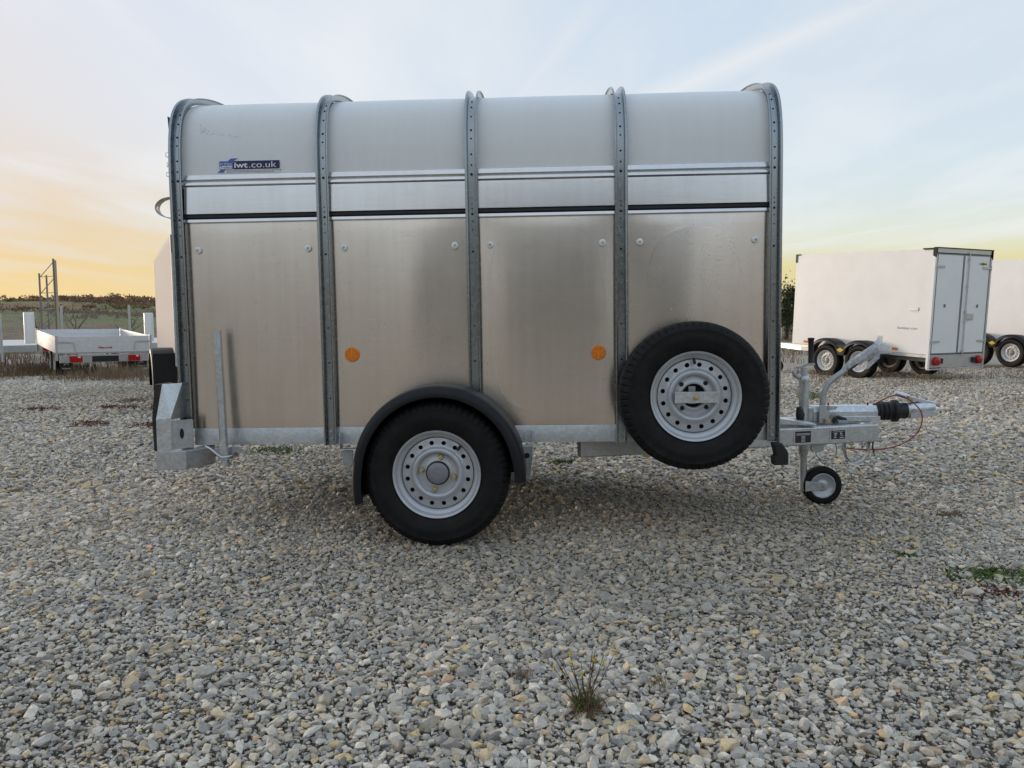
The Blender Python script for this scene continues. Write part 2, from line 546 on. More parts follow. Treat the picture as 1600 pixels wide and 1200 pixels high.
PAL = np.array([[.335, .335, .33], [.27, .275, .28], [.21, .215, .225], [.41, .405, .39], [.37, .35, .31], [.40, .345, .25],
                [.43, .35, .21], [.32, .30, .27], [.25, .235, .215], [.36, .27, .20], [.48, .47, .45], [.16, .16, .165]])
PW = np.array([.20, .17, .11, .12, .12, .065, .025, .08, .05, .012, .04, .022]); PW = PW / PW.sum()
PAL = PAL * np.array([1.83, 1.715, 1.53])


def undul(x, y):
    return 0.007 + 0.007 * np.sin(x * 1.9 + 0.7 * y) * np.sin(y * 1.6 + 0.4) + 0.003 * np.sin(3.7 * x - 2.3 * y)


def scatter(y0, y1, cell, smin, smax, sig, lift, pad=0.6, slope=0.80):
    ys = np.arange(y0, y1, cell)
    P = []
    for yy in ys:
        half = yy * slope + pad
        xs = np.arange(-half, half, cell)
        P.append(np.stack([xs, np.full_like(xs, yy)], 1))
    P = np.concatenate(P)
    P += rng.uniform(-.5, .5, P.shape) * cell
    n = len(P)
    s = np.clip(rng.lognormal(np.log((smin * smax) ** .5), sig, n), smin, smax)
    z = GZ + undul(P[:, 0], P[:, 1]) * np.clip((P[:, 1] - .8) / 2, 0, 1) + lift + s * 0.2 + rng.uniform(-.003, .004, n)
    return np.column_stack([P, z]), s


def patchy(x, y, f, seed):
    r = np.random.default_rng(seed); v = np.zeros_like(x)
    for _ in range(7):
        a = r.uniform(0, 2 * PI); k = f * r.uniform(.5, 2.2)
        v += np.sin(k * (x * np.cos(a) + y * np.sin(a)) + r.uniform(0, 6))
    return np.clip(.5 + v / 6.5, 0, 1)


lay = [scatter(1.05, 4.2, 0.0120, 0.006, 0.020, .40, 0.003),
       scatter(1.05, 4.2, 0.0205, 0.010, 0.032, .40, 0.004),
       scatter(1.05, 4.2, 0.085, 0.022, 0.044, .30, 0.006),
       scatter(4.2, 7.5, 0.0205, 0.011, 0.033, .36, 0.002),
       scatter(4.2, 7.5, 0.060, 0.026, 0.050, .28, 0.006),
       scatter(7.5, 15.0, 0.041, 0.024, 0.055, .30, 0.004, slope=0.72)]
co_ = np.concatenate([a for a, _ in lay]); sz = np.concatenate([b for _, b in lay])
n_ = len(co_)
fine = patchy(co_[:, 0], co_[:, 1], 1.7, 5)
sz = sz * (0.92 + 0.34 * fine)
soil = np.clip(patchy(co_[:, 0], co_[:, 1], 1.1, 8) * 2.2 - 1.15, 0, 1)[:, None]
tint = PAL[rng.choice(len(PAL), n_, p=PW)] * rng.uniform(0.82, 1.18, (n_, 1))
tint = tint * (1 - .42 * soil) + np.array([.30, .255, .195]) * (.42 * soil)
pm = bpy.data.meshes.new('loose_gravel')
pm.vertices.add(n_)
pm.vertices.foreach_set('co', co_.astype(np.float32).ravel())
at = pm.attributes.new('size', 'FLOAT', 'POINT'); at.data.foreach_set('value', sz.astype(np.float32))
at = pm.attributes.new('tint', 'FLOAT_COLOR', 'POINT')
at.data.foreach_set('color', np.column_stack([tint, np.ones(n_)]).astype(np.float32).ravel())
rt = np.column_stack([rng.normal(0, .30, n_), rng.normal(0, .30, n_), rng.uniform(0, 2 * PI, n_)])
at = pm.attributes.new('turn', 'FLOAT_VECTOR', 'POINT'); at.data.foreach_set('vector', rt.astype(np.float32).ravel())
at = pm.attributes.new('shape', 'INT', 'POINT'); at.data.foreach_set('value', rng.integers(0, 12, n_).astype(np.int32))
gravel = link('loose_gravel', pm, M_STONE)
gravel['kind'] = 'stuff'
gravel['label'] = 'grey and tan crushed stone gravel covering the whole yard'
gravel['category'] = 'gravel'
ng = bpy.data.node_groups.new('strew_stones', 'GeometryNodeTree')
ng.interface.new_socket('Geometry', in_out='INPUT', socket_type='NodeSocketGeometry')
ng.interface.new_socket('Geometry', in_out='OUTPUT', socket_type='NodeSocketGeometry')
gi = ng.nodes.new('NodeGroupInput'); go = ng.nodes.new('NodeGroupOutput')
ci = ng.nodes.new('GeometryNodeCollectionInfo'); ci.inputs['Collection'].default_value = stones
ci.inputs['Separate Children'].default_value = True; ci.inputs['Reset Children'].default_value = True
ip = ng.nodes.new('GeometryNodeInstanceOnPoints'); ip.inputs['Pick Instance'].default_value = True
def named(nm, ty):
    q = ng.nodes.new('GeometryNodeInputNamedAttribute'); q.data_type = ty; q.inputs['Name'].default_value = nm
    return q.outputs['Attribute']
L(ng, gi.outputs[0], ip.inputs['Points']); L(ng, ci.outputs[0], ip.inputs['Instance'])
L(ng, named('shape', 'INT'), ip.inputs['Instance Index'])
L(ng, named('turn', 'FLOAT_VECTOR'), ip.inputs['Rotation'])
L(ng, named('size', 'FLOAT'), ip.inputs['Scale'])
L(ng, ip.outputs[0], go.inputs[0])
gm_ = gravel.modifiers.new('strew', 'NODES'); gm_.node_group = ng
print('stones', n_)

# ------------------------------------------------------------------ far ground and hills
def terrain_h(x, y):
    r = np.hypot(x, y); az = np.arctan2(x, y)
    front = 0.034 * np.clip(r - 34, 0, 400) + 1.6 * np.sin(az * 9 + 1.0) * np.clip((r - 60) / 200, 0, 1)
    front += 1.1 * np.sin(az * 23) * np.clip((r - 150) / 150, 0, 1) + 0.8 * np.sin(r * 0.05 + az * 6) * np.clip((r - 60) / 100, 0, 1)
    back = 0.15 * np.clip(r - 30, 0, 120) + 0.6 * np.sin(az * 14)
    k = np.clip((np.abs(az) - 1.35) / 0.7, 0, 1); k = k * k * (3 - 2 * k)
    fall = np.clip((az - 0.1) / 0.4, 0, 1) * (1 - k)       # lower towards the right
    front = front * (1 - 0.75 * fall)
    h = front * (1 - k) + back * k
    return -0.055 + h * np.clip((r - 31) / 15, 0, 1)


def hill_mat():
    mt, nt, b = new_mat('autumn_fields')
    t = N(nt, 'ShaderNodeTexCoord')
    n = N(nt, 'ShaderNodeTexNoise', i_Scale=0.034, i_Detail=5.0, i_Roughness=0.6, i_Distortion=0.5); L(nt, t.outputs['Object'], n.inputs[0])
    f = N(nt, 'ShaderNodeTexNoise', i_Scale=0.6, i_Detail=8.0, i_Roughness=0.7); L(nt, t.outputs['Object'], f.inputs[0])
    c = ramp(nt, n.outputs[0], [(0.36, (0.16, 0.10, 0.06)), (0.46, (0.20, 0.14, 0.075)), (0.50, (0.15, 0.18, 0.045)), (0.60, (0.17, 0.22, 0.05)), (0.72, (0.22, 0.155, 0.085))])
    k = ramp(nt, f.outputs[0], [(0.3, (0.5, 0.5, 0.5)), (0.7, (1.4, 1.4, 1.4))])
    sp = N(nt, 'ShaderNodeSeparateXYZ'); L(nt, t.outputs['Object'], sp.inputs[0])
    c = mixc(nt, mathn(nt, 'LESS_THAN', sp.outputs[1], -12.0), c, (0.30, 0.215, 0.12))     # invented tan ground behind the camera, brightens the panel reflections
    L(nt, mixc(nt, 1.0, c, k, 'MULTIPLY'), b.inputs['Base Color'])
    set_in(b, Roughness=0.95)
    bump(nt, b, f.outputs[0], 1.0, 0.6)
    return mt


na, nr = 180, 44
rr = np.concatenate([np.linspace(27, 60, 14), np.geomspace(66, 900, nr - 14)])
aa = np.linspace(0, 2 * PI, na, endpoint=False)
RR, AA = np.meshgrid(rr, aa, indexing='ij')
X, Y = RR * np.sin(AA), RR * np.cos(AA)
Z = terrain_h(X, Y)
Z = np.where(RR > 330, Z - (RR - 330) * 0.05, Z)
hv = np.stack([X, Y, Z], -1).reshape(-1, 3)
hf = [(i * na + j, i * na + (j + 1) % na, (i + 1) * na + (j + 1) % na, (i + 1) * na + j) for i in range(nr - 1) for j in range(na)]
g = MB(); g.add(hv.tolist(), hf)
hills = g.build('hills', hill_mat(), smooth=True)
hills['kind'] = 'structure'


# ------------------------------------------------------------------ vegetation helpers
def leaf_mat(name, cols, rough=0.8):
    mt, nt, b = new_mat(name)
    gi_ = N(nt, 'ShaderNodeNewGeometry')
    n = N(nt, 'ShaderNodeTexNoise', i_Scale=2.5, i_Detail=3.0); L(nt, objco(nt), n.inputs[0])
    k = mathn(nt, 'ADD', mathn(nt, 'MULTIPLY', gi_.outputs['Random Per Island'], 0.65), mathn(nt, 'MULTIPLY', n.outputs[0], 0.35))
    L(nt, ramp(nt, k, [(i / (len(cols) - 1), c) for i, c in enumerate(cols)]), b.inputs['Base Color'])
    set_in(b, Roughness=rough)
    return mt


M_BARK = simple('grey_brown_bark', (0.055, 0.042, 0.03), 0.9, 0, 0.3, 8, 0.4)
M_TWIG = leaf_mat('bare_twigs', [(0.045, 0.030, 0.018), (0.09, 0.055, 0.03), (0.12, 0.08, 0.04)])
M_DRY = leaf_mat('dry_weeds', [(0.10, 0.065, 0.04), (0.18, 0.115, 0.07), (0.27, 0.19, 0.115), (0.17, 0.135, 0.07), (0.22, 0.11, 0.07)])
M_GREEN = leaf_mat('green_weed_leaves', [(0.04, 0.07, 0.015), (0.08, 0.13, 0.025), (0.13, 0.19, 0.04)])
M_EVERG = leaf_mat('hedge_leaves', [(0.018, 0.025, 0.009), (0.04, 0.05, 0.017), (0.075, 0.08, 0.028)])
M_REDWEED = leaf_mat('red_stemmed_weed', [(0.10, 0.025, 0.02), (0.17, 0.05, 0.035), (0.12, 0.09, 0.04)])
M_PETAL = simple('yellow_petals', (0.62, 0.46, 0.02), 0.6, 0, 0.15, 90)


def blades(mb, cx, cy, cz, n, spread, h, w, rs, lean=0.5, seg=3):
    """thin bent blades growing from a patch"""
    for _ in range(n):
        a = rs.uniform(0, 2 * PI); d = spread * rs.random() ** 0.5
        bx, by = cx + d * math.cos(a), cy + d * math.sin(a)
        hh = h * rs.uniform(0.4, 1.0); la = rs.uniform(0, 2 * PI); ln = lean * hh * rs.uniform(0.2, 1.0)
        wa = rs.uniform(0, PI); wx, wy = math.cos(wa) * w * rs.uniform(.6, 1.2), math.sin(wa) * w
        v, f = [], []
        for i in range(seg + 1):
            t = i / seg; k = 1 - 0.85 * t
            px, py, pz = bx + math.cos(la) * ln * t * t, by + math.sin(la) * ln * t * t, cz + hh * t
            v += [(px - wx * k, py - wy * k, pz), (px + wx * k, py + wy * k, pz)]
        f = [(2 * i, 2 * i + 1, 2 * i + 3, 2 * i + 2) for i in range(seg)]
        mb.add(v, f)
    return mb


def leaf_cloud(mb, cx, cy, cz, rx, ry, rz, n, s, rs, clumps=9):
    """small leaf faces gathered in clumps through a volume"""
    cc = []
    for _ in range(clumps):
        a, b_ = rs.uniform(0, 2 * PI), rs.uniform(-1, 1); q = rs.uniform(0.35, 0.85)
        cc.append((cx + rx * q * math.cos(a) * (1 - b_ * b_) ** .5, cy + ry * q * math.sin(a) * (1 - b_ * b_) ** .5, cz + rz * q * b_, rs.uniform(.28, .5)))
    for _ in range(n):
        x, y, z, k = rs.choice(cc)
        p = Vector((x + rs.gauss(0, rx * k * .5), y + rs.gauss(0, ry * k * .5), z + rs.gauss(0, rz * k * .5)))
        e = Euler((rs.uniform(0, 6), rs.uniform(0, 6), rs.uniform(0, 6))).to_matrix()
        q = s * rs.uniform(.5, 1.3)
        vv_ = [p + e @ Vector(c) for c in ((-q, 0, 0), (0, -q * .5, 0), (q, 0, 0), (0, q * .5, 0))]
        mb.add([tuple(c) for c in vv_], [(0, 1, 2, 3)])
    return mb


def bare_tree(name, loc, height, seed, label, spread=0.6, depth=5, group=None, leafy=0):
    rs = random.Random(seed)
    root = empty(name, loc)
    trunk, crown = MB(), MB()

    def grow(p, d, ln, r, lv):
        n = 3
        pts, rad_ = [p], [r]
        dd = d.copy()
        for i in range(n):
            dd = (dd + Vector((rs.gauss(0, .16), rs.gauss(0, .16), rs.gauss(0.04, .08)))).normalized()
            pts.append(pts[-1] + dd * ln / n); rad_.append(r * (1 - .42 * (i + 1) / n))
        (trunk if lv <= 1 else crown).tube(pts, rad_, 6 if lv <= 1 else 4, cap=False)
        if lv >= depth:
            return
        for k in range(rs.choice((2, 3, 3)) if lv else 4):
            at_ = pts[-1] if k == 0 else pts[rs.randint(1, n)]
            nd = (dd + Vector((rs.gauss(0, spread), rs.gauss(0, spread), rs.gauss(.05, spread * .6)))).normalized()
            grow(at_, nd, ln * rs.uniform(.62, .82), rad_[-1] * (.95 if k == 0 else .7), lv + 1)
    grow(Vector((0, 0, -.1)), Vector((rs.gauss(0, .1), rs.gauss(0, .1), 1)), height * .28, height * .022, 0)
    trunk.build('trunk', M_BARK, root, smooth=True)
    crown.build('crown', M_TWIG, root)
    tag(root, label, 'tree', group)
    return root


# woodland on the ridges: reads as one mass
rs = random.Random(5)
mb = MB()
def clump(x, y, w, h, n, s):
    z = float(terrain_h(np.array(x), np.array(y)))
    leaf_cloud(mb, x, y, z + h * .5, w, w, h * .55, n, s, rs, clumps=7)
for _ in range(330):
    az = rs.uniform(-0.72, -0.36); r = rs.choice((rs.uniform(210, 330), rs.uniform(290, 330), rs.uniform(80, 210)))
    if math.sin(az * 31) + math.sin(r * .045 + az * 12) > .55 and r < 290:
        continue
    clump(r * math.sin(az), r * math.cos(az), r * rs.uniform(.008, .02), r * rs.choice((.003, .005, .006, .009)), 110, r * .0015)
wood = mb.build('far_woodland', leaf_mat('autumn_wood', [(0.13, 0.075, 0.045), (0.23, 0.13, 0.08), (0.31, 0.20, 0.12)]))
mb = MB()  # dark belt added out of view for the panel centres to reflect
for k in range(60):
    az = rad(rs.uniform(171, 189)); r = rs.uniform(36, 48)
    clump(r * math.sin(az), r * math.cos(az), 1.5, rs.uniform(7, 13), 80, .6)
o = mb.build('reflection_dark_belt', M_EVERG); o['kind'] = 'stuff'; o['label'] = 'unseen dark evergreen belt added behind the viewpoint to darken the panel reflections'; o['category'] = 'woodland'
mb = MB()  # tan clumps added out of view to warm reflections at the panel edges
for k in range(150):
    az = rad(rs.choice((rs.uniform(95, 167), rs.uniform(193, 260)))); r = rs.uniform(48, 75)
    clump(r * math.sin(az), r * math.cos(az), 1.8, rs.uniform(3, 6.5), 50, .6)
o = mb.build('reflection_tan_hedge', leaf_mat('reflection_tan_leaves', [(0.26, 0.16, 0.09), (0.38, 0.26, 0.15), (0.50, 0.36, 0.22)])); o['kind'] = 'stuff'; o['label'] = 'unseen tan hedge added behind the viewpoint to warm the panel reflections'; o['category'] = 'woodland'
wood['kind'] = 'stuff'; wood['label'] = 'brown leafless woodland along the distant hill ridges'; wood['category'] = 'woodland'

# ------------------------------------------------------------------ wheels
def tyre_data(R, rim, wd, blocks, seg_per=6, groove=0.006):
    h = wd / 2
    b = rim * 1.02
    prof = [(b, -h * .70), (b + (R - b) * .10, -h * .86), (b + (R - b) * .30, -h * .985), (b + (R - b) * .36, -h * .992), (b + (R - b) * .38, -h * 1.01),
            (b + (R - b) * .55, -h * 1.0), (b + (R - b) * .73, -h * .955), (b + (R - b) * .75, -h * .965), (b + (R - b) * .80, -h * .93), (b + (R - b) * .90, -h * .845), (b + (R - b) * .955, -h * .74),
            (R - .0015, -h * .58), (R, -h * .42), (R, -h * .30), (R - .007, -h * .28), (R - .007, -h * .20), (R, -h * .18)]
    full = prof + [(r, -y) for r, y in prof[::-1]]
    n = len(full)
    tread = set(range(8, 12)) | set(n - 1 - i for i in range(8, 12))
    def rm(s, i):
        return -groove if (i in tread and s % seg_per == 0) else 0.0
    mb_ = MB(); mb_.lathe(full, blocks * seg_per, rmod=rm)
    return mb_


def rim_data(rr_, wd, holes, bore=.034):
    """steel disc wheel: flange, well, ring of round holes, raised ridge, dished centre. Faces -y."""
    k = rr_ / .1825
    h = wd / 2
    mb_ = MB()
    y0 = -h * .82
    barrel = [(.1825 * k, y0 + .006), (.1835 * k, y0), (.1815 * k, y0 - .005), (.176 * k, y0 - .004), (.171 * k, y0 + .004), (.168 * k, y0 + .018), (.163 * k, y0 + .020),
              (.157 * k, y0 + .022), (.153 * k, y0 + .030), (.150 * k, y0 + .052), (.149 * k, 0.02), (.160 * k, .04), (.178 * k, h * .8), (.1825 * k, h * .84)]
    mb_.lathe(barrel, 16 * 4)
    yd = y0 + .034
    # ring with holes
    ra, rb, rh, rc = .110 * k, .1485 * k, .0096 * k, .1285 * k
    S_ = 4
    for i in range(holes):
        a0, a1 = 2 * PI * i / holes, 2 * PI * (i + 1) / holes
        am = (a0 + a1) / 2
        B = []
        for t in range(S_): B.append((ra, a0 + (a1 - a0) * t / S_))
        for t in range(S_): B.append((ra + (rb - ra) * t / S_, a1))
        for t in range(S_): B.append((rb, a1 - (a1 - a0) * t / S_))
        for t in range(S_): B.append((rb - (rb - ra) * t / S_, a0))
        v = []
        for r, a in B:
            v.append((r * math.cos(a), yd + (r - rc) * .18, r * math.sin(a)))
        cx, cz = rc * math.cos(am), rc * math.sin(am)
        m_ = len(B)
        for r, a in B:
            dx, dz = r * math.cos(a) - cx, r * math.sin(a) - cz; l = math.hypot(dx, dz)
            v.append((cx + dx / l * rh, yd, cz + dz / l * rh))
        for j in range(m_):
            x, y, z = v[m_ + j]; v.append((x, y + .007, z))
        f = []
        for j in range(m_):
            q = (j + 1) % m_
            f.append((j, q, m_ + q, m_ + j)); f.append((m_ + j, m_ + q, 2 * m_ + q, 2 * m_ + j))
        mb_.add(v, f)
    ye = yd + (ra - rc) * .18
    disc = [(.110 * k, ye), (.107 * k, ye - .006), (.102 * k, ye - .011), (.094 * k, ye - .012), (.088 * k, ye - .008), (.083 * k, ye + .004), (.078 * k, ye + .012),
            (.062 * k, ye + .013), (.058 * k, ye + .010), ((bore + .004) * k, ye + .010), (bore * k, ye + .012), ((bore - .001) * k, ye + .03)]
    mb_.lathe(disc, 16 * 4)
    return mb_, ye


def make_wheel(parent, loc, R, rim, wd, kind='main', flip=False, blocks=64, rot=0.0, name='wheel'):
    """Empty > tyre, rim, hub cap, bolts; outer face looks to -y unless flipped"""
    key = (R, rim, wd, kind, blocks)
    w = empty(name, loc, (0, 0, PI if flip else 0), parent)
    if key not in WHEELS:
        t = tyre_data(R, rim, wd, blocks).build('tyre', M_TYRE, w, smooth=38)
        rb_, ye = rim_data(rim * 1.045, wd, 16 if kind != 'far' else 14, .049 if kind == 'spare' else .034)
        rmo = rb_.build('rim', M_RIM if kind != 'far' else M_RIM_W, w, smooth=50)
        bk = MB(); bk.lathe([(rim * .85, 0.012), (0.001, 0.012)], 32)  # black disc closes the rim holes, standing in for the shade behind
        dk = bk.build('hole_shade_disc', M_DARK, w, smooth=True)
        lst = [('tyre', t.data), ('rim', rmo.data), ('hole_shade_disc', dk.data)]
        k = rim * 1.045 / .1825
        bolts = MB()
        if kind in ('main', 'far'):
            hc = MB(); hc.lathe([(.050 * k, ye + .012), (.050 * k, ye + .004), (.046 * k, ye + .004)], 32)
            o = hc.build('hub_ring', M_RUBBER, w, smooth=40); lst.append(('hub_ring', o.data))
            hc = MB(); hc.lathe([(.0455 * k, ye + .010), (.044 * k, ye - .004), (.038 * k, ye - .008), (.020 * k, ye - .0095), (.0005, ye - .010)], 32)
            o = hc.build('hub_cap', M_HUB, w, smooth=50); lst.append(('hub_cap', o.data))
            nb = 4 if kind == 'main' else 4
            for i in range(nb):
                a = rad(79 + 90 * i)
                b_ = MB()
                c = (.069 * k * math.cos(a), .069 * k * math.sin(a))
                b_.lathe([(.0125 * k, .012), (.0125 * k, .003), (.0105 * k, .001), (.0095 * k, -.009), (.0005, -.0095)], 6, Matrix.Translation((c[0], ye, c[1])))
                o = b_.build('wheel_bolt', M_BRASS, w); lst.append(('wheel_bolt', o.data))
        else:
            for i in range(4):
                a = rad(45 + 90 * i)
                b_ = MB(); b_.lathe([(.0095 * k, .0002), (.0095 * k, -.0012), (.0005, -.0012)], 16, Matrix.Translation((.069 * k * math.cos(a), ye + .0125, .069 * k * math.sin(a))))
                o = b_.build('bolt_hole', M_DARK, w); lst.append(('bolt_hole', o.data))
        va = rad(90 if kind == 'spare' else 50)
        vm = MB(); vm.cyl((.152 * k * math.cos(va), -wd * .31, .152 * k * math.sin(va)), (.134 * k * math.cos(va), -wd * .40, .134 * k * math.sin(va)), .006, 8)
        o = vm.build('valve', M_RUBBER, w); lst.append(('valve', o.data))
        WHEELS[key] = lst
    else:
        for nm, me in WHEELS[key]:
            link(nm, me, None, w)
    if rot:
        w.rotation_euler = (0, rot, PI if flip else 0)
    return w


WHEELS = {}

# ------------------------------------------------------------------ the livestock trailer
T = empty('livestock_trailer', (-0.16076557, 3.31, 0.0), (0, -0.006, -math.atan(0.041)))
tag(T, 'aluminium and galvanised steel livestock trailer with rounded roof, hoops and side spare wheel', 'trailer')
PX = [-1.256, -0.625, 0.0075, 0.634, 1.270]
W_ = 1.25
# outer edge of the hoops, near half: upright side, tight shoulder, shallow crown
OUTER = [(-.032, .385), (-.032, .80), (-.032, 1.20), (-.032, 1.48), (-.0305, 1.59), (-.0250, 1.68), (-.0120, 1.75), (.0060, 1.802), (.0290, 1.840), (.0600, 1.872),
         (.1000, 1.899), (.1450, 1.919), (.1930, 1.935), (.2800, 1.956), (.3800, 1.973), (.5000, 1.985), (.6250, 1.989)]


def skin_half(sub):
    pts = OUTER + [(W_ - .5, 1.985)]
    out = []
    for i in range(len(OUTER) - 1):
        a = pts[max(0, i - 1)]; b = pts[i]; c = pts[i + 1]; d = pts[i + 2]
        for k in range(sub):
            t = k / sub
            out.append(tuple(.5 * (2 * b[m_] + (c[m_] - a[m_]) * t + (2 * a[m_] - 5 * b[m_] + 4 * c[m_] - d[m_]) * t * t + (3 * b[m_] - a[m_] - 3 * c[m_] + d[m_]) * t ** 3) for m_ in (0, 1)))
    out.append(OUTER[-1])
    res = []
    for i, (y, z) in enumerate(out):
        p, q = out[max(0, i - 1)], out[min(len(out) - 1, i + 1)]
        dy, dz = q[0] - p[0], q[1] - p[1]
        if i == len(out) - 1:
            dy, dz = 1, 0
        l = math.hypot(dy, dz); ny, nz_ = -dz / l, dy / l
        res.append((y - ny * .032, z - nz_ * .032, ny, nz_))
    return res


SKIN = skin_half(4)


def skin_at(z):
    for p, q in zip(SKIN, SKIN[1:]):
        if p[1] <= z <= q[1]:
            t = (z - p[1]) / max(1e-9, q[1] - p[1])
            return [p[m_] + (q[m_] - p[m_]) * t for m_ in range(4)]
    return list(SKIN[-1])


def hoop_path(off=0.0, z0=0.385, n=4):
    """(y, z, ny, nz) round the body from near rail over the roof to the far rail"""
    half = [(y + ny * off, z + nz_ * off, ny, nz_) for y, z, ny, nz_ in skin_half(max(1, min(n, 4))) if z >= z0 - 1e-6]
    if half[0][1] > z0 + 1e-4:
        half = [(half[0][0], z0, -1, 0)] + half
    far = [(W_ - y, z, -ny, nz_) for y, z, ny, nz_ in half[:-1][::-1]]
    return half + far


def hoop(x, front):
    prof = [(-.0265, .032), (-.0265, .0290), (-.0212, .0285), (-.0198, .0265), (-.0188, .006), (-.0172, .0035), (.0172, .0035), (.0188, .006), (.0198, .0265), (.0212, .0285), (.0265, .0290), (.0265, .032),
            (.0206, .0322), (.0176, .0295), (.0162, .009), (.0147, .0065), (-.0147, .0065), (-.0162, .009), (-.0176, .0295), (-.0206, .0322)]
    path = hoop_path()
    mb_ = MB(); v, f = [], []
    n = len(prof)
    for y, z, ny, nz_ in path:
        for px, pn in prof:
            v.append((x + px, y + ny * pn, z + nz_ * pn))
    for i in range(len(path) - 1):
        for k in range(n):
            q = (k + 1) % n
            f.append((i * n + k, i * n + q, (i + 1) * n + q, (i + 1) * n + k))
    f.append(tuple(range(n))); f.append(tuple(range((len(path) - 1) * n, len(path) * n)))
    mb_.add(v, f)
    return mb_.build('hoop_post', M_POST, T, smooth=30)


def rivets(x, h, z_extra=()):
    mb_ = MB()
    spots = [(0.589, .004), (0.743, .0045), (0.894, .004), (1.209, .005), (1.300, .003), (1.337, .003), (1.366, .0055), (1.388, .0035), (1.408, .003), (1.531, .006), (1.57, .004)] + list(z_extra)
    for z, r in spots:
        mb_.lathe([(r, -.0065), (r * .8, -.0085), (.0003, -.0095)], 10, Matrix.Translation((x, 0, z)))
    for z, r in ((1.615, .0045), (1.680, .004), (1.716, .0050), (1.775, .004), (1.818, .0045), (1.848, .004)):
        y, z, ny, nz_ = skin_at(z)
        M_ = Matrix.Translation((x, y + ny * .0065, z + nz_ * .0065)) @ Matrix.Rotation(-math.atan2(nz_, -ny), 4, 'X')
        mb_.lathe([(r, 0.0), (r * .8, -.002), (.0003, -.003)], 10, M_)
    mb_.build('rivet_row', M_DARK, h)['kind'] = 'stuff'
    b_ = MB()
    for z in (.443, .410):
        b_.lathe([(.010, -.0065), (.010, -.0095), (.0062, -.0096), (.006, -.016), (.0003, -.017)], 6, Matrix.Translation((x, 0, z)))
    b_.build('rail_bolts', M_GALV_D, h)


for i, x in enumerate(PX):
    h = hoop(x, i)
    rivets(x, h, ((0.66, .0035), (1.05, .0035)) if i in (0, 4) else ())

# side sheets: very slightly pillowed, as thin rolled sheet is between posts
SHEET_D = {}


def sheet(x0, x1, z0, z1, seed, far=False, nx=56, nz=30, amp=.010):
    rs_ = np.random.default_rng(seed)
    us, ws = np.linspace(0, 1, nx), np.linspace(0, 1, nz)
    U_, V_ = np.meshgrid(us, ws)
    d = amp * (1 - (2 * U_ - 1) ** 2) * np.sin(PI * V_) ** .45
    for _ in range(5):
        d += amp * .13 * np.sin(U_ * rs_.uniform(4, 13) + rs_.uniform(0, 6)) * np.cos(V_ * rs_.uniform(.5, 3.5) + rs_.uniform(0, 6)) * np.clip(np.sin(PI * U_) * np.sin(PI * V_), 0, 1) ** .5
    SHEET_D[seed] = d
    X_ = x0 + (x1 - x0) * U_; Z_ = z0 + (z1 - z0) * V_
    Y_ = (-d if not far else W_ + d)
    v = np.stack([X_, Y_, Z_], -1).reshape(-1, 3)
    f = [(r * nx + c, r * nx + c + 1, (r + 1) * nx + c + 1, (r + 1) * nx + c) for r in range(nz - 1) for c in range(nx - 1)]
    mb_ = MB(); mb_.add(v.tolist(), f)
    return mb_.build('side_panel', M_PANEL, T, smooth=True)


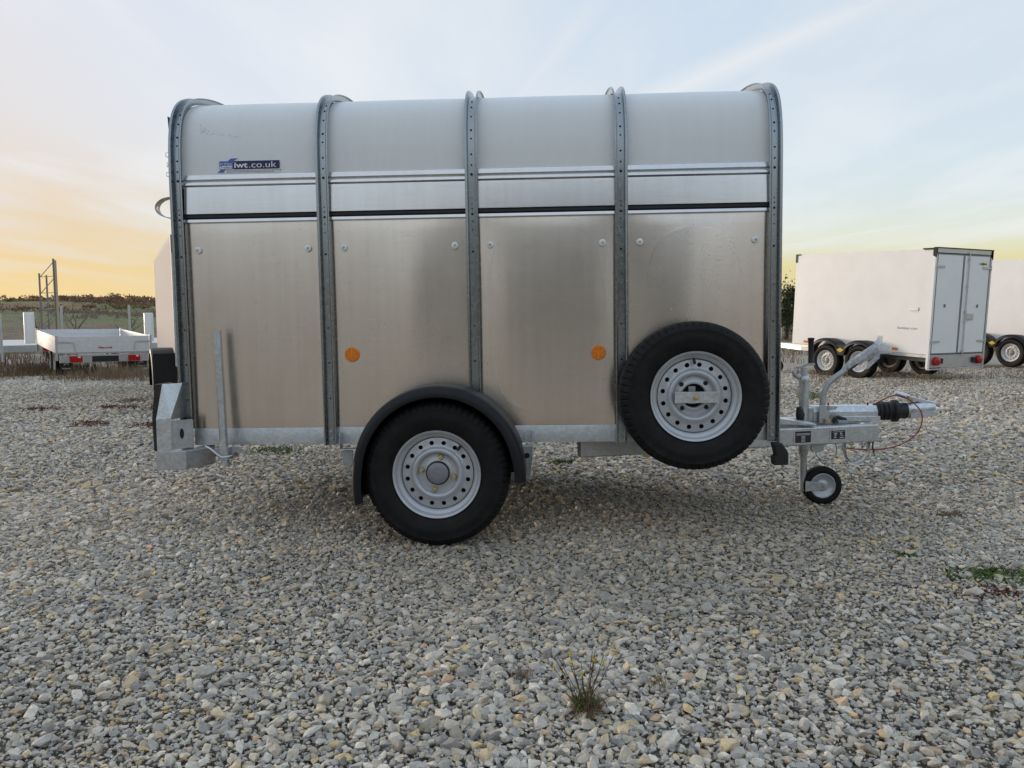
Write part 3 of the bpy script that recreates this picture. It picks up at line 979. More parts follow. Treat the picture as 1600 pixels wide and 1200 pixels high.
BOLT_X = [(-1.181, -.701), (-.546, -.069), (.081, .556), (.712, 1.194)]
for i in range(4):
    x0, x1 = PX[i] + .003, PX[i + 1] - .003
    p = sheet(x0, x1, .462, 1.362, 20 + i, amp=(.007, .010, .010, .016)[i])
    sheet(x0, x1, .462, 1.50, 40 + i, far=True, nx=6, nz=4)
    for bx in BOLT_X[i]:
        b_ = MB(); b_.lathe([(.0145, .002), (.0145, -.0055), (.0120, -.0075), (.0050, -.0078)], 24, Matrix.Translation((bx, -.006, 1.236)))
        w = b_.build('panel_washer', M_BOLTCAP, p, smooth=40)
        b_ = MB(); b_.lathe([(.0052, -.006), (.0050, -.0105), (.0003, -.012)], 6, Matrix.Translation((bx, -.006, 1.236)))
        b_.build('panel_bolt', M_GALV_D, p)
    if i == 3:          # pale dried splashes
        rs_ = random.Random(8); q = MB()
        for _ in range(75):
            z = rs_.uniform(.90, 1.27); t_ = (z - .90) / .37
            fx_ = .93 + .10 * t_ + rs_.gauss(0, .035 + .02 * t_); r = rs_.uniform(.0008, .0026)
            u_, v_ = (fx_ - x0) / (x1 - x0) * 55, (z - .462) / .90 * 29
            yy = -float(SHEET_D[23][int(v_), int(u_)]) - .0022
            M_ = Matrix.Translation((fx_, yy, z)) @ Matrix.Scale(rs_.uniform(.6, 1.6), 4, (1, 0, 0))
            q.lathe([(r, .002), (r * .8, 0), (.0001, -.0003)], 7, M_)
        q.build('dried_splashes', M_STW, p)['kind'] = 'stuff'
    xa, xb = PX[i] + .0195, PX[i + 1] - .0195
    def strip(name, prof, mat, sm=40):
        q = MB(); q.prism(prof, 0, xa, xb); return q.build(name, mat, T, smooth=sm)
    strip('gap_shade_strip', [(.020, 1.350), (.020, 1.57), (.026, 1.57), (.026, 1.350)], M_DARK)  # dark strip behind the trims stands in for shade in the gaps
    strip('lower_trim', [(.004, 1.352), (-.009, 1.352), (-.011, 1.355), (-.009, 1.3665), (.004, 1.3685)], M_TRIM)
    strip('rubber_seal', [(.004, 1.3695), (-.007, 1.3695), (-.012, 1.374), (-.012, 1.383), (-.007, 1.3875), (.004, 1.3875)], M_RUBBER)
    fx = xa + (.006 if i == 0 else .001)
    q = MB(); q.prism([(-.0125, 1.3895), (-.0125, 1.393), (-.0065, 1.5040), (-.001, 1.5040), (-.001, 1.3895)], 0, fx, xb - .001); q.build('vent_flap', M_TRIM, T, smooth=30)
    strip('vent_rail', [(.006, 1.5065), (-.008, 1.5065), (-.013, 1.511), (-.013, 1.518), (-.009, 1.5235), (.006, 1.525)], M_TRIM)
    strip('eaves_trim', [(.012, 1.532), (-.009, 1.532), (-.011, 1.535), (-.004, 1.5545), (.004, 1.556), (.012, 1.556)], M_TRIM)
    # roof sheet
    path = [q_ for q_ in hoop_path(0.0, 1.50, n=4)]
    v, f = [], []
    ns = 9
    for y, z, ny, nz_ in path:
        for k in range(ns):
            u = k / (ns - 1)
            b2 = .0015 * math.sin(PI * u)
            v.append((xa - .004 + (xb - xa + .008) * u, y + ny * b2, z + nz_ * b2))
    for a in range(len(path) - 1):
        for k in range(ns - 1):
            f.append((a * ns + k, a * ns + k + 1, (a + 1) * ns + k + 1, (a + 1) * ns + k))
    q = MB(); q.add(v, f); q.build('roof_sheet', M_ROOF, T, smooth=True)

rs = random.Random(21)
q = MB()
for k in range(34):
    t_ = rs.random()
    x, z = -1.150 + .17 * t_ + rs.gauss(0, .008), 1.742 - .03 * t_ + rs.gauss(0, .006)
    if k <= 10: x, z = -1.165 + rs.uniform(0, .03), rs.uniform(1.735, 1.775)
    y, z, ny, nz_ = skin_at(z)
    M_ = Matrix.Translation((x, y + ny * .0022, z + nz_ * .0022)) @ Matrix.Rotation(-math.atan2(nz_, -ny), 4, 'X') @ Matrix.Rotation(rs.gauss(0, .5), 4, 'Y')
    q.box(-.0005, .0005, -.0003, .0003, -.002, .002 * rs.uniform(.3, 1.3), M_)
q.build('roof_scuffs', M_GREYINK, T)['kind'] = 'stuff'
# end walls, floor, rails
sec = [(y, z) for y, z, _, _ in hoop_path(-.004, .47, 8)]
q = MB(); q.prism(sec, 0, 1.262, 1.276); q.build('front_wall', M_PANEL, T)
q = MB(); q.prism(sec, 0, -1.268, -1.252); q.build('rear_ramp', M_PANEL, T)
q = MB(); q.box(-1.24, 1.25, .052, 1.198, .425, .458); q.build('floor', M_DARK, T)


def rail(y0, y1, s):
    q = MB(); q.prism([(y0, .3885), (y0, .459), (y0 + s * .001, .4615), (y1, .4615), (y1, .456), (y0 + s * .006, .455), (y0 + s * .006, .394), (y1, .393), (y1, .3885)], 0, -1.235, 1.30)
    return q.build('chassis_rail', M_GALV, T, smooth=30)


rail(-.0022, .046, 1); rail(W_ + .0022, W_ - .046, -1)
for x in (-1.2, -.75, -.35, .35, .8, 1.2):
    q = MB(); q.box(x - .025, x + .025, .05, 1.20, .385, .424); q.build('cross_member', M_GALV_D, T)
q = MB(); q.cyl((-.145, .02, .30), (-.145, 1.23, .30), .035, 16); q.build('axle', M_GALV_D, T, smooth=40)

# reflectors
for x, z in ((-.524, .778), (.536, .772)):
    q = MB(); q.lathe([(.0315, .002), (.0315, -.006), (.029, -.009), (.0003, -.0095)], 40, Matrix.Translation((x, -.004, z)))
    r_ = q.build('side_reflector', M_ORANGE, T, smooth=40)
    q = MB()
    for k in range(6):
        a = rad(30 + 60 * k)
        M_ = Matrix.Translation((x, 0, z)) @ Matrix.Rotation(a, 4, 'Y')
        q.box(.002, .026, -.0146, -.0138, -.0009, .0009, M_)
    q.build('reflector_ribs', M_ORANGE_L, r_)

# wheels and mudguards
WX, WZ = -.1435, .285
make_wheel(T, (WX, -.118, WZ), .303, .1747, .165, 'main', rot=rad(1))
make_wheel(T, (WX, W_ + .118, WZ), .303, .1747, .165, 'main', flip=True, rot=rad(30))
spare = make_wheel(T, (.9125, -.122, .596), .303, .1747, .165, 'spare', name='spare_wheel', rot=rad(-2))
q = MB(); q.box(.829, 1.004, -.1905, -.1865, .570, .615); q.box(.829, 1.004, -.1865, -.176, .611, .615); q.box(.829, 1.004, -.1865, -.176, .570, .574)
q.build('spare_clamp', M_GALV_L, T, bevel=.0012)
q = MB(); q.lathe([(.014, -.1906), (.014, -.1930), (.0095, -.1932), (.0095, -.200), (.006, -.2005), (.006, -.206), (.0003, -.2065)], 6, Matrix.Translation((.912, 0, .592))); q.build('clamp_nut', M_BRASS, T)
q = MB(); q.box(.897, .925, -.115, -.004, .56, .632); q.build('spare_bracket', M_GALV_L, T)
q = MB(); q.box(.80, 1.02, -.006, -.0045, .52, .67); q.build('spare_mount_plate', M_GALV_D, T)


def mudguard(side):
    # rolled black guard: crown, rounded shoulder and turned-down outer lip
    prof = [(.265, -.0085), (.350, -.0085), (.3535, -.012), (.3545, -.06), (.3560, -.15), (.3555, -.185), (.352, -.203), (.344, -.216), (.330, -.2225), (.315, -.2245), (.310, -.2235), (.3095, -.2205),
            (.315, -.2200), (.328, -.2180), (.340, -.211), (.347, -.199), (.350, -.183), (.3505, -.15), (.349, -.06), (.3465, -.0125), (.265, -.0125)]
    n = len(prof); seg = 56
    a0, a1 = rad(-6), rad(200)
    v, f = [], []
    for i in range(seg + 1):
        a = a0 + (a1 - a0) * i / seg
        tail = max(0, (a - rad(172)) / rad(28)); tail0 = max(0, (rad(12) - a) / rad(18))
        for r, y in prof:
            lip = max(0, (.352 - r) / .047)
            r2 = r + .020 * tail ** 1.5 + .006 * tail0
            yy = y if side < 0 else W_ - y
            v.append((WX + .008 + r2 * math.cos(a), yy, WZ + r2 * math.sin(a) * 1.02 + .006))
    for i in range(seg):
        for k in range(n):
            p_, q_ = k, (k + 1) % n
            f.append((i * n + p_, i * n + q_, (i + 1) * n + q_, (i + 1) * n + p_))
    f.append(tuple(range(n))); f.append(tuple(range(seg * n, (seg + 1) * n)))
    mb_ = MB(); mb_.add(v, f)
    return mb_.build('mudguard', M_PLASTIC, T, smooth=45)


mudguard(-1); mudguard(1)
# brackets that hold the guard
q = MB(); q.box(.249, .2525, -.050, -.009, .376, .448); q.box(.186, .252, -.050, -.009, .3765, .3800); q.build('guard_bracket', M_GALV_L, T, bevel=.001)
q = MB(); q.prism([(.190, .3755), (.2500, .3755), (.2485, .330), (.236, .236), (.222, .236), (.222, .30)], 1, -.046, -.042); gb = q.build('guard_gusset', M_GALV_D, T)
q = MB(); q.lathe([(.012, -.0468), (.0003, -.0468)], 16, Matrix.Translation((.226, 0, .338))); q.build('gusset_hole', M_DARK, gb)
q = MB(); q.prism([(.2500, .3755), (.2525, .3755), (.2505, .330), (.239, .236), (.2365, .236), (.248, .330)], 1, -.060, -.041); q.build('gusset_flange', M_GALV_L, T)
q = MB(); q.box(-.581, -.5775, -.050, -.009, .368, .442); q.box(-.5775, -.490, -.050, -.009, .3685, .372); q.build('guard_bracket', M_GALV_L, T, bevel=.001)
q = MB(); q.box(-.574, -.53, -.03, -.022, .30, .368); q.build('guard_stay', M_GALV_D, T)

# drawbar: two beams running in to the coupling
def beam(p, q_, half, z0, z1, name='drawbar_beam', mat=None):
    (x0, y0), (x1, y1) = p, q_
    d = Vector((x1 - x0, y1 - y0, 0)).normalized(); s = Vector((-d.y, d.x, 0)) * half
    a, b_ = Vector((x0, y0, 0)), Vector((x1, y1, 0))
    mb_ = MB()
    pts = [a - s, b_ - s, b_ + s, a + s]
    v = [(p_.x, p_.y, z0) for p_ in pts] + [(p_.x, p_.y, z1) for p_ in pts]
    mb_.add(v, [(3, 2, 1, 0), (4, 5, 6, 7), (0, 1, 5, 4), (1, 2, 6, 5), (2, 3, 7, 6), (3, 0, 4, 7)])
    return mb_.build(name, mat or M_GALV, T, bevel=.006)


beam((.455, .128), (1.93, .528), .028, .300, .386)
beam((.455, 1.122), (1.93, .722), .028, .300, .386)
q = MB(); q.box(1.62, 1.925, .565, .685, .3862, .391); q.build('drawbar_plate', M_GALV, T)
# type plates
def plate(x, y, z, w, h, rows):
    d = math.atan2(.4, 1.475)
    e = empty('type_plate', (x, y, z), (0, 0, d), T)
    q = MB(); q.box(-w / 2, w / 2, -.0012, .0, -h / 2, h / 2); q.build('plate_ground', M_INK, e)
    q = MB(); q.box(-w / 2 - .006, w / 2 + .006, -.0004, .0006, -h / 2 - .005, h / 2 + .004); q.build('plate_rim', M_ALUPLAIN, e)
    q = MB()
    for (a, b_, c, d_) in rows:
        q.box(a, b_, -.0019, -.0013, c, d_)
    q.build('plate_print', M_STW, e)
def on_beam(x): return .10 + (x - .455) * (.4 / 1.475)
plate(1.533, on_beam(1.533) - .003, .343, .084, .055, [(-.036, .036, .015, .017), (-.036, .036, .009, .011), (-.010, .010, .002, .004), (-.010, .010, -.004, -.002), (-.010, .010, -.010, -.008), (-.010, .010, -.016, -.014), (-.010, .010, -.022, -.020)])
plate(1.716, on_beam(1.716) - .003, .345, .076, .042, [(-.03, .03, .014, .0155), (-.022, -.006, .006, .009), (-.022, -.010, .0, .003), (-.022, -.010, -.006, -.003), (.010, .02, .003, .009), (.010, .026, -.004, -.002), (.008, .030, -.015, -.012), (-.024, -.010, -.014, -.011)])

# overrun coupling
CY = .625
q = MB(); q.prism([(CY - .050, .392), (CY - .050, .440), (CY - .030, .468), (CY + .030, .468), (CY + .050, .440), (CY + .050, .392)], 0, 1.645, 1.962)
q.build('overrun_housing', M_GALV_L, T, bevel=.003)
q = MB(); q.box(1.775, 1.968, CY - .062, CY - .0505, .392, .418); q.box(1.775, 1.968, CY + .0505, CY + .062, .392, .418); q.build('housing_flange', M_GALV_L, T, bevel=.002)
q = MB(); q.box(1.610, 1.645, CY - .052, CY + .052, .392, .462); q.build('clamp_block', M_GALV, T, bevel=.003)
prof = [(.0005, 1.962), (.038, 1.962), (.040, 1.97)]
for c, r in ((1.985, .047), (2.007, .048), (2.029, .047)):
    prof += [(.040, c - .010), (r, c - .004), (r, c + .003), (.040, c + .010)]
prof += [(.042, 2.045), (.056, 2.053), (.056, 2.070), (.044, 2.078), (.040, 2.09), (.040, 2.118), (.0005, 2.118)]
MX = Matrix.Translation((0, CY, .437)) @ Matrix.Rotation(-PI / 2, 4, 'Z')
q = MB(); q.lathe([(r, y) for r, y in prof], 28, Matrix.Translation((0, CY, .437)) @ Matrix.Rotation(-PI / 2, 4, 'Z')); q.build('rubber_bellows', M_RUBBER, T, smooth=40)
q = MB()
q.tube([(2.112, CY, .440), (2.135, CY, .442), (2.16, CY, .447), (2.235, CY, .452), (2.252, CY, .452), (2.258, CY, .450)], [.036, .037, .036, .033, .030, .016], 20)
q.prism([(2.13, .402), (2.13, .43), (2.262, .432), (2.262, .420), (2.20, .405)], 1, CY - .034, CY + .034)
q.build('coupling_head', M_GALV_L, T, smooth=45)
q = MB(); q.cyl((2.142, CY - .040, .441), (2.142, CY - .030, .441), .010, 12); q.build('coupling_bolt', M_GALV_D, T, smooth=40)
q = MB()
q.tube([(2.064, CY, .528), (2.10, CY, .516), (2.13, CY, .506)], [.012, .013, .014], 12)
q.prism([(2.12, .516), (2.160, .504), (2.215, .490), (2.270, .474), (2.262, .468), (2.19, .474), (2.165, .484), (2.145, .478), (2.128, .494)], 1, CY - .022, CY + .022)
q.build('coupling_handle', M_GALV_L, T, bevel=.003)
q = MB(); q.box(2.115, 2.14, CY - .030, CY - .023, .484, .502); q.build('handle_tab', M_BRASS, T)
# grease caps
for x in (1.735, 1.93):
    q = MB(); q.cyl((x, CY, .466), (x, CY, .481), .005, 8); q.build('grease_cap', M_RED, T)
# hand brake lever in clear film
q = MB(); q.box(1.665, 1.715, CY - .075, CY - .063, .388, .475); q.prism([(1.700, .475), (1.758, .470), (1.745, .455), (1.70, .45)], 1, CY - .075, CY - .063)
q.build('lever_bracket', M_GALV, T, bevel=.002)
LY = CY - .055
q = MB(); q.tube([(1.688, LY, .44), (1.686, LY, .500), (1.694, LY, .545), (1.712, LY, .582), (1.745, LY, .612), (1.80, LY, .652), (1.845, LY, .684)], [.017, .0138, .0138, .0138, .0138, .0138, .0138], 14)
q.build('brake_lever', M_GALV_D, T, smooth=40)
q = MB(); q.tube([(1.80, LY, .652), (1.862, LY, .697), (1.95, LY, .748)], [.0155, .0165, .015], 14); q.build('lever_grip', M_PLASTIC, T, smooth=40)
rs = random.Random(3)
pth = [(1.788, LY, .650), (1.83, LY, .683), (1.88, LY, .712), (1.94, LY, .747), (1.985, LY, .772)]
q = MB(); q.tube(pth, [.016, .020, .025, .028, .033], 14, cap=False)
q.v = [(x + rs.gauss(0, .0025) + (rs.uniform(-.02, .02) if i >= 56 else 0), y + rs.gauss(0, .0025), z + rs.gauss(0, .0025) + (rs.uniform(-.02, .02) if i >= 56 else 0)) for i, (x, y, z) in enumerate(q.v)]
q.add([(1.845, LY - .012, .662), (1.835, LY - .014, .640), (1.90, LY - .016, .655), (1.955, LY - .012, .705), (1.96, LY - .01, .735), (1.90, LY - .02, .69)], [(0, 1, 2, 5), (5, 2, 3, 4)])
q.build('plastic_wrap', M_FILM, T, smooth=60)
# little parts on the bar top
q = MB(); q.box(1.688, 1.716, CY - .098, CY - .076, .386, .410); q.build('spacer_block', simple('pale_wood', (.45, .36, .25), .7), T, bevel=.002)
q = MB(); q.box(1.748, 1.800, CY - .098, CY - .076, .386, .405); q.build('cable_clip', M_GALV_D, T, bevel=.002)
q = MB(); q.tube([(1.725, CY - .09, .392), (1.735, CY - .092, .412), (1.75, CY - .09, .418), (1.79, CY - .088, .404)], .010, 8); q.build('lighting_plug', M_RUBBER, T, smooth=40)
# cranked cover plate near the body
q = MB(); q.prism([(1.31, .398), (1.31, .428), (1.44, .430), (1.555, .410), (1.60, .402), (1.60, .394), (1.50, .400), (1.42, .404)], 1, .40, .50); q.build('hitch_plate', M_GALV_L, T, bevel=.002)
q = MB(); q.tube([(1.565, CY - .07, .47), (1.572, CY - .073, .43), (1.572, CY - .07, .395)], [.012, .022, .016], 10); q.build('cable_bundle', M_RUBBER, T, smooth=40)
# jockey wheel
JX, JY = 1.5985, CY - .045
q = MB(); q.tube([(JX, JY, .255), (JX, JY, .60)], .0235, 20); q.build('jockey_tube', M_GALV, T, smooth=40)
q = MB(); q.lathe([(.0005, 0), (.0265, 0), (.0275, .01), (.0275, .022), (.021, .034), (.018, .036), (.018, .075), (.0005, .075)], 20, Matrix.Translation((JX, JY, .588)) @ Matrix.Rotation(PI / 2, 4, 'X')); q.build('jockey_cap', M_GALV, T, smooth=40)
q = MB(); q.prism([(JX - .035, .660), (JX - .038, .668), (JX - .02, .672), (JX + .005, .684), (JX + .048, .684), (JX + .048, .674), (JX + .012, .672), (JX - .01, .662)], 1, JY - .012, JY + .012)
q.tube([(JX - .04, JY, .655), (JX - .052, JY - .01, .640), (JX - .045, JY - .012, .622), (JX - .03, JY - .01, .612)], .010, 8); q.build('jockey_crank', M_GALV_D, T, smooth=40)
q = MB(); q.lathe([(.0005, 0), (.0135, 0), (.0135, .004), (.0125, .006), (.0135, .11), (.0165, .116), (.0165, .122), (.012, .125), (.0005, .125)], 16, Matrix.Translation((JX + .031, JY, .686)) @ Matrix.Rotation(PI / 2, 4, 'X')); q.build('crank_grip', M_RUBBER, T, smooth=40)
q = MB(); q.tube([(JX, JY, .045), (JX, JY, .26)], .019, 16); q.build('jockey_leg', M_GALV_D, T, smooth=40)
q = MB(); q.tube([(JX, JY, .228), (JX, JY, .262)], .0235, 16); q.build('jockey_collar', M_GALV_D, T, smooth=40)
JW = (1.690, JY, .071)
for s in (-1, 1):
    q = MB(); q.prism([(JX + .002, .045), (JX + .002, .098), (JW[0] - .01, .090), (JW[0] + .018, .082), (JW[0] + .022, .070), (JW[0] + .012, .056), (JW[0] - .02, .052)], 1, JY + s * .034, JY + s * .038); q.build('jockey_fork', M_GALV, T, bevel=.001)
e = empty('jockey_wheel', JW, (0, 0, 0), T)
q = MB(); q.lathe([(.060, -.024), (.075, -.027), (.090, -.026), (.0955, -.018), (.0965, 0), (.0955, .018), (.090, .026), (.075, .027), (.060, .024)], 48); q.build('tyre', M_TYRE, e, smooth=60)
q = MB(); q.lathe([(.0625, -.0245), (.060, -.026), (.056, -.020), (.030, -.012), (.018, -.022), (.0005, -.022), ], 40); q.lathe([(.0625, .0245), (.060, .026), (.056, .020), (.030, .012), (.0005, .012)], 40); q.build('rim', M_RIM, e, smooth=50)
q = MB(); q.tube([(0, -.042, 0), (0, .042, 0)], .008, 10); q.build('axle_bolt', M_GALV_D, e, smooth=40)
# chain hanging beside the jockey tube
q = MB()
for k in range(15):
    z = .60 - k * .0105; M_ = Matrix.Translation((JX - .006 - k * .0013, JY - .030, z)) @ Matrix.Rotation((k % 2) * PI / 2 + .4, 4, 'Z') @ Matrix.Rotation(PI / 2, 4, 'X')
    pts = [tuple(M_ @ Vector((.0045 * math.cos(2 * PI * t / 8), .0085 * math.sin(2 * PI * t / 8), 0))) for t in range(8)]
    q.tube(pts, .0014, 5, closed=True)
q.build('pin_chain', M_GALV_D, T)
# red breakaway cable
ctl = [(1.945, .565, .478), (1.975, .55, .502), (2.01, .55, .518), (2.051, .55, .521), (2.095, .55, .503), (2.129, .55, .476), (2.155, .55, .445), (2.165, .55, .410), (2.158, .55, .365), (2.133, .55, .323), (2.092, .55, .292), (2.041, .55, .269), (1.985, .55, .257), (1.932, .55, .253), (1.86, .55, .255), (1.80, .55, .262)]
def smooth_path(p, sub=5):
    P = [Vector(c) for c in p]; out = []
    for i in range(len(P) - 1):
        a, b_, c, d = P[max(0, i - 1)], P[i], P[i + 1], P[min(len(P) - 1, i + 2)]
        for k in range(sub):
            t = k / sub
            out.append(.5 * ((2 * b_) + (c - a) * t + (2 * a - 5 * b_ + 4 * c - d) * t * t + (3 * b_ - a - 3 * c + d) * t ** 3))
    return out + [P[-1]]
q = MB(); q.tube(smooth_path(ctl), .0030, 8); q.build('breakaway_cable', M_REDC, T, smooth=True)
q = MB(); q.tube([(1.928, .55, .30), (1.928, .55, .262), (1.934, .55, .236)], .004, 6); q.build('cable_tie', M_INK, T)
# rings and chocks holder under the bar
ring = [(1.69 + .052 * math.cos(a), .52, .258 + .052 * math.sin(a)) for a in np.linspace(0, 2 * PI, 28, endpoint=False)]
q = MB(); q.tube(ring, .0035, 6, closed=True); q.build('safety_ring', M_GALV, T, smooth=True)
pts = []
for a in np.linspace(rad(-8), rad(-172), 20):
    pts.append((1.838 + .060 * math.cos(a), .265 + .078 * math.sin(a)))
pts = [(1.900, .300)] + pts + [(1.776, .300)]
q = MB(); v, f = [], []
for x, z in pts:
    v += [(x, .505, z), (x, .545, z)]
f = [(2 * i, 2 * i + 1, 2 * i + 3, 2 * i + 2) for i in range(len(pts) - 1)]
q.add(v, f); o = q.build('plug_holder_strap', M_GALV, T, smooth=True)
so = o.modifiers.new('thick', 'SOLIDIFY'); so.thickness = .004
q = MB(); q.prism([(1.60, .300), (1.655, .300), (1.648, .272), (1.625, .258), (1.60, .262), (1.59, .28)], 1, .44, .47); q.build('tow_lug', M_GALV_D, T)
# front marker lamp
q = MB(); q.prism([(1.262, .383), (1.300, .383), (1.322, .350), (1.326, .290), (1.266, .288), (1.264, .322), (1.275, .330)], 1, -.055, -.005); fm = q.build('front_marker_lamp', M_RUBBER, T, bevel=.005)
q = MB(); q.box(1.3262, 1.3320, -.052, -.008, .291, .346); q.build('lens', M_STW, fm, bevel=.002)

# rear corner: light bracket, bumper box, rubber edge
q = MB(); q.add([(-1.318, -.105, .667), (-1.262, -.040, .667), (-1.285, -.112, .520), (-1.336, -.135, .520)], [(0, 1, 2, 3)])
q.add([(-1.336, -.135, .520), (-1.285, -.112, .520), (-1.287, -.112, .383), (-1.338, -.135, .380)], [(0, 1, 2, 3)])
o = q.build('lamp_bracket', M_GALV_L, T); so = o.modifiers.new('thick', 'SOLIDIFY'); so.thickness = .003
q = MB(); q.add([(-1.262, -.040, .667), (-1.262, -.002, .667), (-1.262, -.002, .515), (-1.285, -.112, .518)], [(0, 1, 2, 3)]); o = q.build('bracket_gusset', M_GALV, T)
so = o.modifiers.new('thick', 'SOLIDIFY'); so.thickness = .003
q = MB(); q.add([(-1.2862, -.1105, .509), (-1.218, -.0638, .512), (-1.212, -.0597, .506), (-1.212, -.0597, .392), (-1.2875, -.1105, .384)], [(0, 1, 2, 3, 4)]); o = q.build('cable_plate', M_GALV_D, T)
so = o.modifiers.new('thick', 'SOLIDIFY'); so.thickness = .003
M_ = Matrix.Translation((-1.2505, -.0885, .452)) @ Matrix.Rotation(math.atan2(.0505, .07), 4, 'Z') @ Matrix.Scale(2.6, 4, (0, 0, 1))
q = MB(); q.lathe([(.0085, -.0005), (.0003, -.0005)], 20, M_); q.build('cable_slot', M_DARK, o)
foot = [(-1.345, -.135), (-1.226, -.115), (-1.168, -.020), (-1.168, .05), (-1.345, .05)]
q = MB(); q.prism(foot, 2, .302, .381)
q.build('corner_step', M_GALV, T, bevel=.0025)
q = MB(); q.prism([(.667, -1.338), (.520, -1.356), (.383, -1.353), (.383, -1.341), (.520, -1.344), (.667, -1.326)], 1, -.13, .0)
q.v = [(c, b_, a) for a, b_, c in q.v]
q.build('rubber_edge', M_RUBBER, T)
# prop stand
q = MB(); q.tube([(-1.0835, -.075, .889), (-1.0785, -.075, .62), (-1.0735, -.075, .318)], .0172, 20); o = q.build('prop_stand', M_GALV, T, smooth=40)
q = MB(); q.lathe([(.0145, 0), (.0003, 0)], 16, Matrix.Translation((-1.0835, -.075, .8893)) @ Matrix.Rotation(-PI / 2, 4, 'X')); q.build('tube_bore', M_DARK, o)
q = MB(); q.tube([(-1.0745, -.075, .388), (-1.0735, -.075, .338)], .0245, 20); q.tube([(-1.0735, -.075, .322), (-1.0733, -.075, .314)], .026, 20); q.build('stand_clamp', M_GALV, T, smooth=40)
q = MB(); q.box(-1.13, -1.03, -.052, -.046, .345, .383); q.prism([(-1.055, .39), (-1.01, .39), (-1.002, .372), (-1.02, .345), (-1.055, .335)], 1, -.062, -.056); q.build('clamp_plate', M_GALV_D, T, bevel=.002)
for x in (-1.128, -1.03):
    q = MB(); q.cyl((x, -.064, .357), (x, -.05, .357), .010, 6); q.build('clamp_bolt', simple('rusty_bolt', (.20, .10, .05), .7), T)
q = MB(); q.tube([(-1.145, -.108, .402), (-1.12, -.108, .388), (-1.086, -.108, .358), (-1.07, -.106, .350), (-1.045, -.10, .353), (-1.035, -.085, .356)], .0048, 8); q.build('clamp_lever', M_GALV_L, T, smooth=True)
# rear latch, chain and curved strap
q = MB(); q.prism([(-1.306, 1.815), (-1.292, 1.800), (-1.284, 1.59), (-1.290, 1.57), (-1.300, 1.70)], 1, .03, .05); q.build('top_door_hinge', simple('dark_painted_iron', (.035, .04, .035), .6), T)
q = MB()
for k in range(8):
    z = 1.660 - k * .014; M_ = Matrix.Translation((-1.329 + (.006 if k % 3 else -.006), .07, z)) @ Matrix.Rotation((k % 2) * 1.3 + .3, 4, 'Z') @ Matrix.Rotation(PI / 2, 4, 'X')
    q.tube([tuple(M_ @ Vector((.006 * math.cos(2 * PI * t / 8), .010 * math.sin(2 * PI * t / 8), 0))) for t in range(8)], .0015, 5, closed=True)
q.build('latch_chain', M_GALV_D, T)
q = MB(); v, f = [], []
arc = [(-1.285, 1.478)] + [(-1.325 + .075 * math.cos(a) * .95, 1.432 + .046 * math.sin(a)) for a in np.linspace(rad(95), rad(255), 16)] + [(-1.285, 1.378)]
for x, z in arc:
    v += [(x, .06, z), (x, .10, z)]
q.add(v, [(2 * i, 2 * i + 1, 2 * i + 3, 2 * i + 2) for i in range(len(arc) - 1)]); o = q.build('ramp_handle_strap', M_GALV_D, T, smooth=True)
so = o.modifiers.new('thick', 'SOLIDIFY'); so.thickness = .003

# sticker on the roof sheet
sa_, sb_ = skin_at(1.560), skin_at(1.622)
tl = math.atan2(sb_[0] - sa_[0], .062)
ST = empty('roof_sticker', (-.943, (sa_[0] + sb_[0]) / 2, 1.5905), (-tl, 0, 0), T)
def flat(name, pts, y, mat, par):
    q = MB(); q.prism(pts, 1, y - .0005, y); return q.build(name, mat, par)
def rrect(x0, x1, z0, z1, r, n=4):
    out = []
    for cx, cz, a in ((x1 - r, z1 - r, 0), (x0 + r, z1 - r, 90), (x0 + r, z0 + r, 180), (x1 - r, z0 + r, 270)):
        out += [(cx + r * math.cos(rad(a + 90 * k / n)), cz + r * math.sin(rad(a + 90 * k / n))) for k in range(n + 1)]
    return out
flat('sticker_backing', rrect(-.134, .135, -.0185, .0245, .007), -.0030, M_STW, ST)
flat('sticker_backing', [(-.142, -.029), (-.105, -.029), (-.088, -.018), (-.08, .02), (-.058, .028), (-.048, .034), (-.082, .034), (-.104, .026), (-.118, .0), (-.13, -.018)], -.0032, M_STW, ST)
flat('sticker_backing', [(-.112, -.029), (.133, -.029), (.133, -.016), (-.112, -.016)], -.0028, M_STW, ST)
flat('sticker_bar', rrect(-.072, .131, -.0150, .0205, .005), -.0040, M_BLUE, ST)
flat('sticker_flash', [(-.140, -.0275), (-.114, -.0275), (-.104, -.016), (-.126, -.016)], -.0040, M_BLUE2, ST)
flat('sticker_flash', [(-.098, .0175), (-.076, .0175), (-.058, .027), (-.050, .032), (-.080, .032)], -.0040, M_BLUE2, ST)
flat('sticker_box', rrect(-.131, -.073, -.0150, .0205, .004), -.0042, M_BLUE2, ST)
flat('sticker_box_lower', rrect(-.1285, -.0755, -.0125, .0010, .002), -.0050, M_STW, ST)
def lettering(body, size, mat, x, z, y, par, bold=0.0, space=1.0, sx=1.0, name='lettering'):
    me = text_mesh(body, size, bold, space, sx=sx)
    return link(name, me, mat, par, (x, y, z), (PI / 2, 0, 0))
def lettering_fit(body, mat, x0, x1, z0, z1, y, par, bold=0.0):
    me = text_mesh(body, 1.0, bold)
    xs = [v.co.x for v in me.vertices]; ys = [v.co.y for v in me.vertices]
    kx, ky = (x1 - x0) / (max(xs) - min(xs)), (z1 - z0) / (max(ys) - min(ys)); mx, my = min(xs), min(ys)
    for v in me.vertices:
        v.co.x = (v.co.x - mx) * kx; v.co.y = (v.co.y - my) * ky
    return link('lettering', me, mat, par, (x0, y, z0), (PI / 2, 0, 0))
lettering_fit('iwt', M_STW, -.066, -.008, -.0085, .0140, -.0046, ST, .022)
